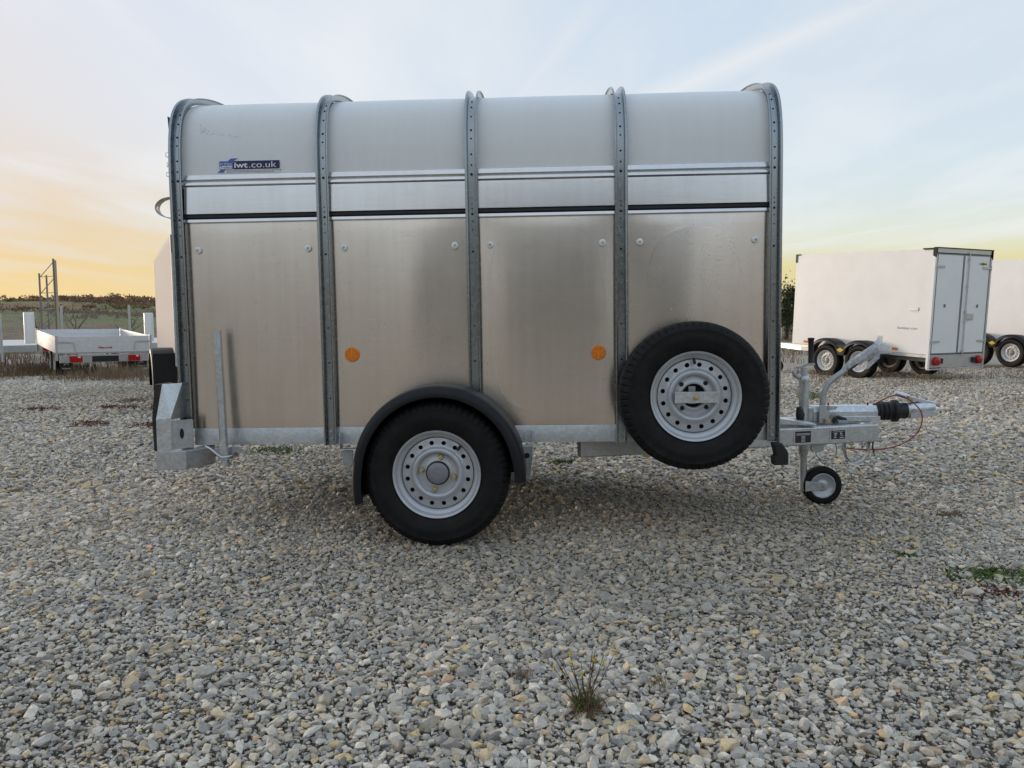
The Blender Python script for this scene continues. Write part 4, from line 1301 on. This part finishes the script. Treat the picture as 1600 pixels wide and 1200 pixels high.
lettering_fit('.co.uk', M_STW, -.002, .116, -.0085, .0165, -.0046, ST, -.004)
lettering_fit('Ifor Williams', M_STW, -.1275, -.0765, .0055, .0140, -.0052, ST)
lettering_fit('Trailers', M_INK, -.1270, -.0770, -.0105, .0000, -.0056, ST, .012)
q = MB()
rs = random.Random(9)
for z in (-.0200, -.0255):
    x = -.100
    while x < (.128 if z > -.022 else .105):
        l = rs.uniform(.004, .014); q.box(x, x + l, -.0046, -.0041, z - .0010, z + .0010); x += l + .003
q.build('small_print', M_GREYINK, ST)

# ------------------------------------------------------------------ parked white box trailers
def box_trailer(loc, yaw, tilt, label, lights=True):
    """x = towards the drawbar, y = left, origin at axle height"""
    t = empty('box_trailer', loc, (0, -tilt, yaw))
    tag(t, label, 'trailer', 'white box trailers parked on the right')
    xr, xf, hw, zb, zt = -1.411, 1.273, .682, .209, 1.807
    mb_ = MB(); mb_.box(xr + .03, xf, hw - .022, hw, zb, zt); mb_.build('side_wall', M_WHITE, t, bevel=.004)
    mb_ = MB(); mb_.box(xr + .03, xf, -hw, -hw + .022, zb, zt); mb_.build('side_wall', M_WHITE, t, bevel=.004)
    mb_ = MB(); mb_.box(xf - .024, xf - .002, -hw + .023, hw - .023, zb, zt - .03); mb_.build('front_wall', M_WHITE, t)
    mb_ = MB(); mb_.box(xr + .04, xf - .03, -hw + .023, hw - .023, zt - .024, zt - .004); mb_.build('roof', M_WHITE, t)
    mb_ = MB(); mb_.box(xr + .03, xf - .03, -hw + .023, hw - .023, zb + .002, zb + .02); mb_.build('floor', M_DARK, t)
    for s in (-1, 1):
        mb_ = MB(); mb_.box(xr + .02, xf + .006, s * (hw - .02) - .018, s * (hw - .02) + .021, zb - .05, zb - .003); mb_.build('sill_profile', M_ALUPLAIN, t, bevel=.003)
        mb_ = MB(); mb_.box(xr - .012, xr + .029, s * (hw - .013) - .02, s * (hw - .013) + .02, zb - .215, zt - .10); mb_.build('corner_post', M_WHITE if s > 0 else M_ALUPLAIN, t, bevel=.004)
        mb_ = MB()
        mb_.prism([(xr - .02, zt - .13), (xr - .02, zt + .014), (xr + .22, zt + .014), (xr + .18, zt - .012), (xr + .035, zt - .012), (xr + .035, zt - .10)], 1, s * (hw + .006) - .006, s * (hw + .006) + .006)
        mb_.build('corner_cap', M_PLASTIC, t)
        mb_ = MB(); mb_.prism([(xf + .012, zt - .14), (xf + .012, zt + .010), (xf - .10, zt + .010), (xf - .10, zt - .012), (xf - .02, zt - .012), (xf - .02, zt - .14)], 1, s * (hw + .006) - .006, s * (hw + .006) + .006)
        mb_.build('corner_cap', M_PLASTIC, t)
    mb_ = MB(); mb_.box(xr - .03, xr + .03, -hw - .01, hw + .01, zt + .0145, zt + .024); mb_.build('rear_roof_strip', M_PLASTIC, t)
    mb_ = MB(); mb_.box(xr - .010, xr + .02, -hw + .032, hw - .032, zt - .055, zt + .013); mb_.build('door_header', M_ALUPLAIN, t, bevel=.004)
    # doors
    for s in (1, -1):
        y0, y1 = (.012, hw - .040) if s > 0 else (-hw + .040, .004)
        if s > 0:
            y0 = .016
        d = MB(); d.box(xr - .008, xr + .012, y0, y1, zb + .005, zt - .065)
        dr = d.build('rear_door', M_DOOR, t, bevel=.003)
        fr = MB()
        for a, b_, c, e_ in ((y0, y1, zb + .005, zb + .022), (y0, y1, zt - .082, zt - .065), (y0, y0 + .014, zb + .005, zt - .065), (y1 - .014, y1, zb + .005, zt - .065)):
            fr.box(xr - .0115, xr - .0082, a, b_, c, e_)
        fr.build('door_seal', M_GREYINK, dr)
        for z in (zb + .20, zt - .26):
            yy = (hw - .02) * s
            hi = MB(); hi.box(xr - .022, xr - .0122, min(yy, yy - s * .20), max(yy, yy - s * .20), z - .018, z + .018); hi.cyl((xr - .018, yy, z - .04), (xr - .018, yy, z + .04), .014, 8)
            hi.build('hinge', M_ALUPLAIN, dr, bevel=.003)
        lk = MB(); lk.box(xr - .014, xr - .0118, s * .40 - .022, s * .40 + .022, zb + .72, zb + .77); lk.build('door_stop', M_GREYINK, dr)
    bar = MB(); bar.cyl((xr - .026, -.10, zb - .03), (xr - .026, -.10, zt - .03), .010, 8)
    br = bar.build('lock_bar', M_ALUPLAIN, t, smooth=40)
    for z in (zb + .05, zb + .50, zb + .66, zt - .55, zt - .14):
        q_ = MB(); q_.box(xr - .034, xr - .012, -.122, -.078, z - .014, z + .014); q_.build('bar_guide', M_ALUPLAIN, br)
    q_ = MB(); q_.box(xr - .030, xr - .013, -.30, -.125, zb + .53, zb + .63); q_.build('lock_handle', M_ALUPLAIN, br, bevel=.006)
    q_ = MB(); q_.prism([(-.62, zt - .20), (-.53, zt - .172), (-.44, zt - .20), (-.53, zt - .228)], 0, xr - .0105, xr - .0085); q_.v = [(x, y + .06, z) for x, y, z in q_.v]
    lg = q_.build('door_emblem', M_YELLOW, t)
    me = text_mesh('HUMBAUR', .040, .0005, align='CENTER'); link('lettering', me, M_INK, t, (xr - .0118, -.47, zt - .214), (PI / 2, 0, -PI / 2))
    # rear light bar
    q_ = MB(); q_.box(xr - .004, xr + .026, -hw + .031, hw - .031, zb - .20, zb - .004); q_.build('rear_apron', M_ALUPLAIN, t)
    q_ = MB(); q_.box(xr - .03, xr + .03, -hw + .01, hw - .01, zb - .235, zb - .216); q_.build('rear_bumper', M_ALUPLAIN, t, bevel=.003)
    for s in (-1, 1):
        c = Matrix.Translation((xr - .004, s * .52, zb - .10)) @ Matrix.Rotation(-PI / 2, 4, 'Z')
        q_ = MB(); q_.box(xr - .035, xr - .005, s * .52 - .02, s * .52 + .02, zb - .15, zb - .05); q_.box(xr - .04, xr - .005, s * .43 - .06, s * .43 + .06, zb - .14, zb - .06)
        lm = q_.build('lamp_holder', M_RUBBER, t)
        q_ = MB(); q_.lathe([(.0005, -.070), (.045, -.066), (.064, -.056), (.068, -.045), (.068, .0), (.0005, .0)], 28, c); q_.build('tail_lamp', M_RED, t, smooth=40)
    # side details on both sides
    for s in (-1, 1):
        yy = s * (hw + .003)
        for x in (.95, -.84):
            q_ = MB(); q_.box(x - .05, x + .05, yy - .008, yy + .008, zb + .035, zb + .075); q_.build('side_marker', M_ORANGE, t, bevel=.003)
        q_ = MB(); q_.box(-1.20, -1.06, yy - .008, yy + .009, zb + .66, zb + .71); q_.build('side_latch', M_ALUPLAIN, t, bevel=.004)
    me = text_mesh('humbaur.com', .062, 0, align='CENTER'); link('lettering', me, M_GREYINK, t, (-1.03, hw + .0015, zb + .37), (PI / 2, 0, PI))
    # chassis and drawbar
    for s in (-1, 1):
        q_ = MB(); q_.box(-1.38, 1.28, s * .42 - .03, s * .42 + .03, zb - .13, zb - .055); q_.build('chassis_member', M_GALV_D, t)
        q_ = MB()
        a, b_ = Vector((.55, s * .46, 0)), Vector((2.35, s * .05, 0)); d = (b_ - a).normalized(); n = Vector((-d.y, d.x, 0)) * .03
        pts = [a - n, b_ - n, b_ + n, a + n]
        v = [(p.x, p.y, zb - .14) for p in pts] + [(p.x, p.y, zb - .054) for p in pts]
        q_.add(v, [(3, 2, 1, 0), (4, 5, 6, 7), (0, 1, 5, 4), (1, 2, 6, 5), (2, 3, 7, 6), (3, 0, 4, 7)]); q_.build('drawbar', M_GALV_L, t)
    q_ = MB(); q_.box(1.30, 1.50, .25, .45, zb - .05, zb + .03); q_.build('battery_cover', M_PLASTIC, t, bevel=.01)
    q_ = MB(); q_.box(2.30, 2.70, -.05, .05, zb - .12, zb - .03); q_.build('coupling', M_GALV, t, bevel=.01)
    q_ = MB(); q_.cyl((2.10, .13, -.40), (2.10, .13, .45), .025, 12); q_.build('jockey_tube', M_GALV, t, smooth=40)
    q_ = MB(); q_.lathe([(.0005, -.03), (.06, -.03), (.10, -.025), (.10, .025), (.06, .03), (.0005, .03)], 24, Matrix.Translation((2.10, .13, -.30))); q_.build('jockey_wheel', M_TYRE, t, smooth=40)
    # double mudguards and wheels
    for s in (-1, 1):
        prof = []
        v, f = [], []
        seg = 22
        ring_ = []
        for cx in (.335, -.335):
            a0, a1 = (rad(2), rad(142)) if cx > 0 else (rad(38), rad(178))
            for i in range(seg + 1):
                a = a0 + (a1 - a0) * i / seg
                ring_.append((cx + .372 * math.cos(a), .02 + .345 * math.sin(a), math.cos(a), math.sin(a)))
        sh = [(0.0, -.012), (.003, -.20), (-.008, -.222), (-.030, -.232), (-.055, -.233), (-.055, -.229), (-.031, -.227), (-.012, -.218), (-.004, -.20), (-.006, -.012)]
        n = len(sh)
        for x, z, ca, sa in ring_:
            for dr_, dy in sh:
                v.append((x + ca * dr_, s * (hw + .012 - dy), z + sa * dr_))
        m_ = len(ring_)
        for i in range(m_ - 1):
            for k in range(n):
                kk = (k + 1) % n
                f.append((i * n + k, i * n + kk, (i + 1) * n + kk, (i + 1) * n + k))
        f += [tuple(range(n)), tuple(range((m_ - 1) * n, m_ * n))]
        q_ = MB(); q_.add(v, f); mg = q_.build('double_mudguard', M_PLASTIC, t, smooth=40)
        q_ = MB(); q_.prism([(-.07, .185), (0, .225), (.07, .185), (0, .145)], 1, s * (hw + .240), s * (hw + .246)); q_.build('guard_emblem', M_YELLOW, mg)
        q_ = MB(); q_.prism([(-.14, .27), (.14, .27), (.05, .10), (-.05, .10)], 1, s * (hw + .16), s * (hw + .236)); q_.build('guard_web', M_PLASTIC, mg)
        for x in (.335, -.335):
            make_wheel(t, (x, s * (hw + .125), -x * .05), .280, .165, .165, 'far', flip=(s > 0), blocks=40)
    q_ = MB(); q_.box(-1.30, .75, -.60, .60, zb - .05, zb - .03); q_.build('under_floor', M_PLASTIC, t)
    return t


A = box_trailer((6.312, 13.285, .262), rad(116.6), .05, 'white box trailer with closed double rear doors and red tail lamps facing the camera')
B = copy_tree(A)
B.location = (10.23, 15.5, .30)
B['label'] = 'white box trailer cut off by the right picture edge, behind the double-door one'

# ------------------------------------------------------------------ box trailer half hidden behind the livestock trailer
t = empty('tall_box_trailer', (-2.83, 8.62, .30), (0, 0, rad(118)))
tag(t, 'tall cream white trailer with black mudguard, mostly hidden behind the livestock trailer', 'trailer')
hw = .86
sec_ = [(-hw, .20), (hw, .20), (hw, 1.54), (hw - .13, 1.78), (-hw + .13, 1.78), (-hw, 1.54)]
q = MB(); q.prism(sec_, 0, -.05, 3.0); bd = q.build('body', simple('cream_polyester', (.64, .58, .53), .85, 0, .03, 3, Specular_IOR_Level=0.15), t, bevel=.01)
q = MB()
for k in range(len(sec_)):
    a, b_ = sec_[k], sec_[(k + 1) % len(sec_)]
    q.tube([(-.052, a[0], a[1]), (-.052, b_[0], b_[1])], .010, 6)
q.build('edge_profile', M_GALV_D, bd)
q = MB(); q.box(-.075, -.055, hw - .03, hw + .012, 1.40, 1.58); q.build('door_hinge', M_GREYINK, t)
q = MB(); q.box(-.070, -.054, hw - .20, hw - .14, .23, .30); q.build('side_marker', M_ORANGE, t)
for s in (-1, 1):
    v, f = [], []
    sh = [(.0, -.10), (.004, .10), (-.012, .125), (-.05, .13), (-.05, .126), (-.016, .12), (-.004, .098), (-.008, -.10)]
    n = len(sh); seg = 26
    for i in range(seg + 1):
        a = rad(-12) + rad(204) * i / seg
        for d_, dy in sh:
            v.append((.40 + (.36 + d_) * math.cos(a), s * (hw + .10 + dy), .03 + (.36 + d_) * math.sin(a)))
    for i in range(seg):
        for k in range(n):
            kk = (k + 1) % n; f.append((i * n + k, i * n + kk, (i + 1) * n + kk, (i + 1) * n + k))
    f += [tuple(range(n)), tuple(range(seg * n, (seg + 1) * n))]
    q = MB(); q.add(v, f); q.build('mudguard', M_PLASTIC, t, smooth=40)
    q = MB(); q.box(.02, .035, s * (hw + .10) - .115, s * (hw + .10) + .125, -.02, .34); q.build('mud_flap', M_PLASTIC, t, bevel=.01)
    make_wheel(t, (.40, s * (hw + .11), 0), .300, .1747, .185, 'far', flip=(s > 0), blocks=46)
q = MB(); q.box(-.02, 3.0, -.5, .5, .05, .19); q.build('chassis', M_GALV_D, t)

# ------------------------------------------------------------------ flat trailers on the left
def flatbed(loc, yaw, tilt, Lg, Wd, label, hgt=.32, logo=True, plate_=True):
    """x = towards the drawbar, origin at rear middle on the ground"""
    t = empty('flatbed_trailer', loc, (0, -tilt, yaw))
    tag(t, label, 'trailer', 'flat trailers parked on the left')
    z0 = .47; h = Wd / 2
    q = MB(); q.box(0.03, Lg - .03, -h + .03, h - .03, z0 - .03, z0 + .004); q.build('deck', M_ALUPLAIN, t)
    def board(a, b_, nm='drop_side'):
        (x0, y0), (x1, y1) = a, b_
        e_ = MB()
        along_x = abs(x1 - x0) > abs(y1 - y0)
        nb = 3
        for k in range(nb):
            za, zb_ = z0 + hgt * k / nb + .003, z0 + hgt * (k + 1) / nb - .003
            if along_x: e_.box(min(x0, x1), max(x0, x1), y0 - .012, y0 + .012, za, zb_)
            else: e_.box(x0 - .012, x0 + .012, min(y0, y1), max(y0, y1), za, zb_)
        if along_x: e_.box(min(x0, x1), max(x0, x1), y0 - .008, y0 + .008, z0 + .002, z0 + hgt - .001)
        else: e_.box(x0 - .008, x0 + .008, min(y0, y1), max(y0, y1), z0 + .002, z0 + hgt - .001)
        return e_.build(nm, M_BOARD, t)
    board((.04, h), (Lg - .04, h)); board((.04, -h), (Lg - .04, -h))
    tb = board((0, -h + .03), (0, h - .03), 'tail_board'); board((Lg, -h + .03), (Lg, h - .03), 'head_board')
    for x in (0, Lg):
        for s in (-1, 1):
            q = MB(); q.box(x - .022, x + .022, s * h - .022, s * h + .022, z0 - .15, z0 + hgt + .02); q.build('corner_post', M_GALV, t, bevel=.004)
    for s in (-1, 1):
        q = MB(); q.box(-.032, -.0225, s * (h - .12) - .13, s * (h - .12) + .13, z0 + hgt * .66 - .014, z0 + hgt * .66 + .014); lt = q.build('tail_latch', M_GALV, t, bevel=.003)
        q = MB(); q.tube([(-.028, s * (h - .2), z0 + hgt * .66), (-.032, s * (h - .30), z0 + hgt * .62), (-.030, s * (h - .31), z0 + hgt * .3), (-.028, s * (h - .31), z0 + .03)], .007, 6); q.build('latch_rod', M_GALV, t)
    q = MB(); q.box(-.01, .05, -h + .05, h - .05, z0 - .20, z0 - .045); q.build('rear_beam', M_GALV, t, bevel=.004)
    for s in (-1, 1):
        q = MB(); q.box(-.045, -.011, s * h * .62 - .11, s * h * .62 + .11, z0 - .185, z0 - .065); lm = q.build('tail_lamp', M_RED, t, bevel=.006)
        q = MB(); q.box(-.048, -.0455, s * h * .62 - .08, s * h * .62 - .03, z0 - .10, z0 - .072); q.build('reverse_lens', M_STW, lm)
        q = MB(); q.box(.10, .108, s * (h - .17) - .11, s * (h - .17) + .11, .12, .275); mf = q.build('mud_flap', M_RUBBER, t)
        q = MB(); q.prism([(-.05, .225), (-.03, .225), (0, .25), (.03, .225), (.05, .225), (0, .268)], 0, .0975, .0995); q.v = [(x, y + s * (h - .17), z) for x, y, z in q.v]; q.build('flap_mark', M_STW, mf)
        if logo:
            me = text_mesh('Anssems', .042, 0, align='CENTER'); link('lettering', me, M_STW, mf, (.0975, s * (h - .17), .145), (PI / 2, 0, -PI / 2))
    if plate_:
        q = MB(); q.box(-.016, -.0105, -.24, .24, z0 - .19, z0 - .075); pl = q.build('number_plate_holder', M_RUBBER, t)
    if logo:
        q = MB(); q.box(-.0145, -.0125, -.125, .085, z0 + .075, z0 + .103); lb = q.build('tail_emblem', M_RED, tb)
        me = text_mesh('A', .062, .002); link('lettering', me, M_RED, tb, (-.0135, .125, z0 + .077), (PI / 2, 0, -PI / 2))
        me = text_mesh('NSSEMS', .027, .0, align='CENTER', sx=1.5); link('lettering', me, M_STW, tb, (-.0152, -.02, z0 + .080), (PI / 2, 0, -PI / 2))
    for s in (-1, 1):
        for k in ((Lg * .42, Lg * .42 + .62) if Lg > 2 else (Lg * .5,)):
            make_wheel(t, (k, s * (h - .17), .255 - k * tilt), .255, .150, .155, 'far', flip=(s > 0), blocks=40)
        q = MB(); q.box(.1, Lg, s * .5 - .03, s * .5 + .03, z0 - .12, z0 - .035); q.build('chassis_member', M_GALV_D, t)
    q = MB(); q.box(Lg, Lg + 1.2, -.04, .04, z0 - .14, z0 - .06); q.build('drawbar', M_GALV, t)
    q = MB(); q.cyl((Lg + .8, .1, .0 - (Lg + .8) * tilt), (Lg + .8, .1, .75), .025, 10); q.build('jockey_tube', M_GALV, t, smooth=40)
    return t


yw = rad(128)
fx, fy = math.cos(yw), math.sin(yw)
def rear_mid(rlx, rly, Wd): return (rlx + fy * Wd / 2, rly - fx * Wd / 2, -.02)
flatbed(rear_mid(-8.87, 15.0, 1.70), yw, .052, 2.8, 1.70, 'low aluminium flatbed trailer with red tail lamps and number plate holder')
F2 = flatbed(rear_mid(-11.30, 13.45, 2.0), yw, .03, 3.2, 2.0, 'grey trailer with tall tail board, cut off by the left picture edge', hgt=.76, logo=False, plate_=False)

# car transporter with its two ramps standing up
t = empty('ramp_trailer', (-12.05, 18.6, -.02), (0, -.03, yw))
tag(t, 'low transporter trailer with two pale loading ramps standing upright', 'trailer')
q = MB(); q.box(0, 3.4, -.85, .85, .50, .56); q.build('deck', M_ALUPLAIN, t)
q = MB(); q.box(-.05, 0, -.9, .9, .40, .56); q.build('rear_beam', M_GALV, t)
for s in (-1, 1):
    q = MB(); q.box(-.03, .02, s * .36 - .11, s * .36 + .11, .60, 1.36); q.box(-.08, -.0305, s * .36 - .11, s * .36 - .09, .60, 1.34); q.box(-.08, -.0305, s * .36 + .09, s * .36 + .11, .60, 1.34)
    rp = q.build('loading_ramp', M_WHITE, t, bevel=.006)
    for k in range(8):
        q = MB(); q.box(.0202, .045, s * .36 - .10, s * .36 + .10, .66 + k * .085, .68 + k * .085); q.build('ramp_rung', M_ALUPLAIN, rp)
    q = MB(); q.box(-.09, -.051, s * .72 - .10, s * .72 + .10, .42, .52); q.build('tail_lamp', M_RED, t)
    q = MB(); q.box(.1, 3.4, s * .88 - .015, s * .88 + .015, .56, .74); q.build('side_rail', M_BOARD, t)
    for x in (1.5, 2.15):
        make_wheel(t, (x, s * .98, .27), .255, .150, .155, 'far', flip=(s > 0), blocks=40)
q = MB(); q.box(3.4, 4.6, -.05, .05, .40, .50); q.build('drawbar', M_GALV, t)
t2 = copy_tree(t)
t2.location = (-9.45, 20.9, -.02)
t2['label'] = 'transporter trailer whose white upright ramp shows beside the tall cream trailer'

# ------------------------------------------------------------------ rack frame, fence, trees
M_RACK = galvanised('weathered_rack_steel', (0.26, 0.24, 0.21), 0.6, 0.6)
t = empty('rack_frame', (-14.40, 24.0, 0))
tag(t, 'tall galvanised rack end frame with diagonal bracing standing by the fence', 'frame')
up = [(-.20, 0, 2.66), (-.13, .25, 2.62), (.26, 0, 3.10)]
for k, (x, y, z) in enumerate(up):
    q = MB(); w_ = .028 if k < 2 else .042
    q.box(x - w_ / 2, x + w_ / 2, y - .03, y + .03, 0, z); q.build('upright', M_RACK, t, bevel=.004)
    q = MB(); q.box(x - .08, x + .08, y - .08, y + .08, -.02, .008); q.build('foot_plate', M_GALV_D, t)
zz = [.55, 1.05, 1.55, 2.05, 2.55]
for k, z in enumerate(zz):
    q = MB(); q.cyl((-.17, 0, z), (.25, 0, z + .45), .013, 6); q.build('diagonal_brace', M_GALV_D, t)
    if k > 1:
        q = MB(); q.cyl((-.17, .02, z), (.25, .02, z + .02), .011, 6); q.build('cross_brace', M_GALV_D, t)
q = MB(); q.box(.295, .335, -.03, .03, .7, 3.05); q.build('lit_side_strip', simple('pale_lit_side', (.42, .34, .24), .6), t)  # pale strip stands in for light on the upright's right side

t = empty('mesh_fence', (0, 28.0, 0))
tag(t, 'grey welded mesh fence with steel posts along the yard edge', 'fence')
P0 = -28.55
for k in range(28):
    x = P0 + k * 2.45
    q = MB(); q.box(x - .03, x + .03, -.03, .03, -.1, 1.78); q.build('fence_post', M_GALV, t)
    if k < 8 or k > 18:
        q = MB()
        for j in range(1, 49):
            xx = x + j * .05; q.box(xx - .005, xx + .005, -.003, .003, .05, 1.62)
        for z in (.06, .45, .85, 1.25, 1.60):
            q.box(x + .03, x + 2.42, -.008, -.0032, z - .004, z + .004)
        q.build('wire_panel', simple('fence_wire', (.30, .31, .30), .6, .2) if k == 0 else bpy.data.materials['fence_wire'], t)['kind'] = 'stuff'

bare_tree('bare_tree', (-18.9, 33.5, -.05), 3.4, 11, 'small dark bare tree behind the fence, nearest the rack frame', .62, 5, 'bare trees behind the fence')
bare_tree('bare_tree', (-17.1, 34.0, -.05), 3.3, 23, 'small spreading bare tree behind the fence, right of the first', .75, 5, 'bare trees behind the fence')
bare_tree('bare_tree', (-20.9, 34.0, -.05), 3.0, 31, 'thin bare tree behind the fence, at the foot of the rack frame', .6, 5, 'bare trees behind the fence')
bare_tree('tall_bare_tree', (26.67, 60.0, .3), 7.2, 41, 'distant bare treetop just showing above the white box trailer roof', .5, 5)

t = empty('evergreen_bush', (14.25, 40.0, 0))
tag(t, 'dark bushy tree between the livestock trailer front post and the white box trailer', 'tree')
rs = random.Random(12)
q = MB(); q.tube([(0, 0, -.1), (.05, 0, .8), (0, .1, 2.0)], [.12, .09, .05], 7); q.build('trunk', M_BARK, t, smooth=True)
q = MB(); leaf_cloud(q, 0, 0, 1.75, .95, .95, 1.45, 4200, .07, rs, 26); q.build('crown', M_EVERG, t)
t2 = copy_tree(t); t2.location = (15.6, 41.5, 0); t2.scale = (1.3, 1.3, .72)
t2['label'] = 'lower dark bush mostly hidden by the white box trailer front'

# dry growth along the parked rows
def dry_patch(name, label, pts, mat=M_DRY, seed=1):
    rs_ = random.Random(seed)
    q = MB()
    for (x, y, n, sp, h, w_) in pts:
        blades(q, x, y, GZ + .01, n, sp, h, w_, rs_, .7)
    o = q.build(name, mat)
    o['kind'] = 'stuff'; o['label'] = label; o['category'] = 'weeds'
    return o


rs = random.Random(77)
pts = []
for _ in range(150):
    x = rs.uniform(-13.5, -5.6); d = rs.uniform(0, 1)
    y = 14.2 + (x + 9) * -.25 + d * 3.2 + rs.gauss(0, .3)
    pts.append((x, y, 60, .35, rs.uniform(.10, .34), .006))
for _ in range(120):
    x = rs.uniform(-26, -6); y = rs.uniform(18, 31)
    pts.append((x, y, 45, .6, rs.uniform(.2, .5), .009))
dry_patch('dry_weeds', 'brown dry weeds growing under the flat trailers on the left', pts, seed=2)
pts = []
for _ in range(90):
    x = rs.uniform(4.4, 10.5); y = 12.0 + rs.uniform(-1.2, 2.6)
    pts.append((x, y, 26, .3, rs.uniform(.05, .22), .005))
for _ in range(70):
    x = rs.uniform(6, 22); y = rs.uniform(17, 30)
    pts.append((x, y, 60, .9, rs.uniform(.3, .7), .010))
for _ in range(26):
    x = rs.uniform(3.4, 7.5); y = rs.uniform(7.5, 11.5)
    pts.append((x, y, 14, .16, rs.uniform(.04, .18), .0035))
dry_patch('dry_weeds', 'sparse dry weeds around the white box trailers on the right', pts, seed=3)

# single low plants in the gravel
def weed(x, y, r, h, label, mat, n=70, seed=0, w_=.004, group='low weeds in the gravel', sx=1.0):
    rs_ = random.Random(seed)
    q = MB()
    blades(q, 0, 0, 0, n, r, h, w_, rs_, 1.3)
    leaf_cloud(q, 0, 0, h * .35, r * .8, r * .6, h * .5, n, w_ * 2.2, rs_, 8)
    o = q.build('weed', mat, loc=(x, y, GZ + .016))
    o.scale = (sx, 1, 1)
    return tag(o, label, 'weed', group)


weed(1.70, 2.66, .10, .035, 'green leafy weed at the right picture edge, largest of the low weeds', M_GREEN, 150, 1, .0045, sx=1.7)
weed(1.58, 2.50, .07, .02, 'dark red-brown dead weed beside the green one at the right edge', M_REDWEED, 110, 2, sx=1.6)
weed(1.53, 2.93, .04, .018, 'small mossy weed in the gravel ahead of the jockey wheel', M_GREEN, 70, 3, sx=1.4)
weed(-1.75, 5.6, .16, .045, 'green weed seen under the trailer rail beside the prop stand', M_GREEN, 110, 4, sx=1.4)
weed(.33, 5.04, .08, .03, 'green weed seen under the trailer between mudguard and spare wheel', M_GREEN, 80, 5, sx=1.4)
weed(3.63, 9.3, .18, .10, 'dark green cushion weed behind the hand brake lever', M_GREEN, 140, 6)
weed(2.04, 3.55, .05, .02, 'small dry weed in the gravel below the red cable', M_DRY, 60, 7, sx=1.6)
weed(3.1, 6.4, .10, .03, 'mossy weed right of the coupling head', M_DRY, 80, 8, sx=2.0)
for k, (x, y, s, lb) in enumerate(((-5.36, 8.66, 1.5, 'red weed patch farthest left in the gravel'), (-4.55, 8.85, 1.7, 'red weed patch in the gravel, middle one of the back row'), (-3.95, 8.9, 1.9, 'red-brown weed streak in the gravel nearest the cream trailer tyre'),
                                   (-4.0, 7.25, 1.3, 'red-brown weed in the gravel, in front of the middle red patch'), (-3.35, 7.1, 1.6, 'rusty weed patch in the gravel nearest the trailer step'), (-4.75, 9.6, 1.2, 'dark weed tuft in the gravel behind the red patches'))):
    weed(x, y, .14, .06, lb, M_REDWEED if k != 5 else M_DRY, 110, 20 + k, .005, 'red weeds on the left', sx=s)
q = MB(); q.tube([(0, 0, 0), (.05, 0, .10), (.16, 0, .26), (.28, .02, .40)], [.006, .006, .004, .002], 5); q.tube([(.05, 0, .10), (.06, .02, .22)], [.004, .002], 5)
o = q.build('dead_stalk', M_TWIG, loc=(-3.75, 8.1, GZ + .01)); tag(o, 'single leaning dead stalk in the gravel left of the trailer', 'stalk')

rs = random.Random(55)
pts = []
for _ in range(46):
    x, y = rs.uniform(1.2, 6.5), rs.uniform(4.0, 9.5)
    if abs(x) < y * .8: pts.append((x, y, rs.randint(5, 14), rs.uniform(.02, .09), rs.uniform(.015, .06), .0028))
for _ in range(40):
    x, y = rs.uniform(-6.5, -1.6), rs.uniform(5.0, 10.5)
    pts.append((x, y, rs.randint(5, 16), rs.uniform(.02, .10), rs.uniform(.015, .06), .0030))
for _ in range(26):
    x, y = rs.uniform(-1.6, 1.8), rs.uniform(1.7, 3.4)
    pts.append((x, y, rs.randint(3, 8), rs.uniform(.006, .03), rs.uniform(.008, .03), .0012))
dry_patch('seedlings', 'tiny dry seedlings and stems scattered through the gravel', pts, seed=9)

# flowering weed close to the camera
t = empty('flowering_weed', (.165, 1.75, GZ + .012))
tag(t, 'dry tufted weed with small yellow flowers in the near gravel', 'plant')
rs = random.Random(4)
q = MB(); blades(q, 0, 0, 0, 230, .042, .045, .0013, rs, 1.6); blades(q, .01, 0, 0, 30, .022, .08, .0011, rs, .5); q.build('dead_leaves', M_DRY, t)
q = MB(); blades(q, 0, .005, 0, 110, .026, .06, .0024, rs, .9); q.build('leaves', M_GREEN, t)
heads = []
q = MB()
for k in range(16):
    a = rs.uniform(0, 2 * PI); d = rs.uniform(.005, .03); tx = rs.gauss(-.005, .038); h = rs.uniform(.09, .15)
    p0 = (d * math.cos(a), d * math.sin(a), 0); p1 = (tx * .5, rs.gauss(0, .008), h * .55); p2 = (tx, rs.gauss(0, .012), h)
    q.tube([p0, p1, p2], [.0012, .0011, .0008], 5); heads.append(p2)
q.build('stems', M_TWIG, t)
for k, (x, y, z) in enumerate(heads[:7]):
    q = MB()
    for j in range(9):
        a = 2 * PI * j / 9; c, s = math.cos(a), math.sin(a); r = rs.uniform(.0045, .0065)
        q.add([(x, y, z), (x + c * r * .6 - s * .0016, y + s * r * .6 + c * .0016, z + .004), (x + c * r, y + s * r, z + .0065), (x + c * r * .6 + s * .0016, y + s * r * .6 - c * .0016, z + .004)], [(0, 1, 2, 3)])
    q.tube([(x, y, z - .004), (x, y, z + .003)], [.0018, .0026], 6)
    q.build('flower', M_PETAL, t)
weed(.02, 1.93, .03, .035, 'small dead weed tuft left of the yellow flowered weed', M_DRY, 50, 31, .0012)
weed(.36, 1.86, .03, .05, 'thin dead weed tuft right of the yellow flowered weed', M_DRY, 30, 32, .0010)
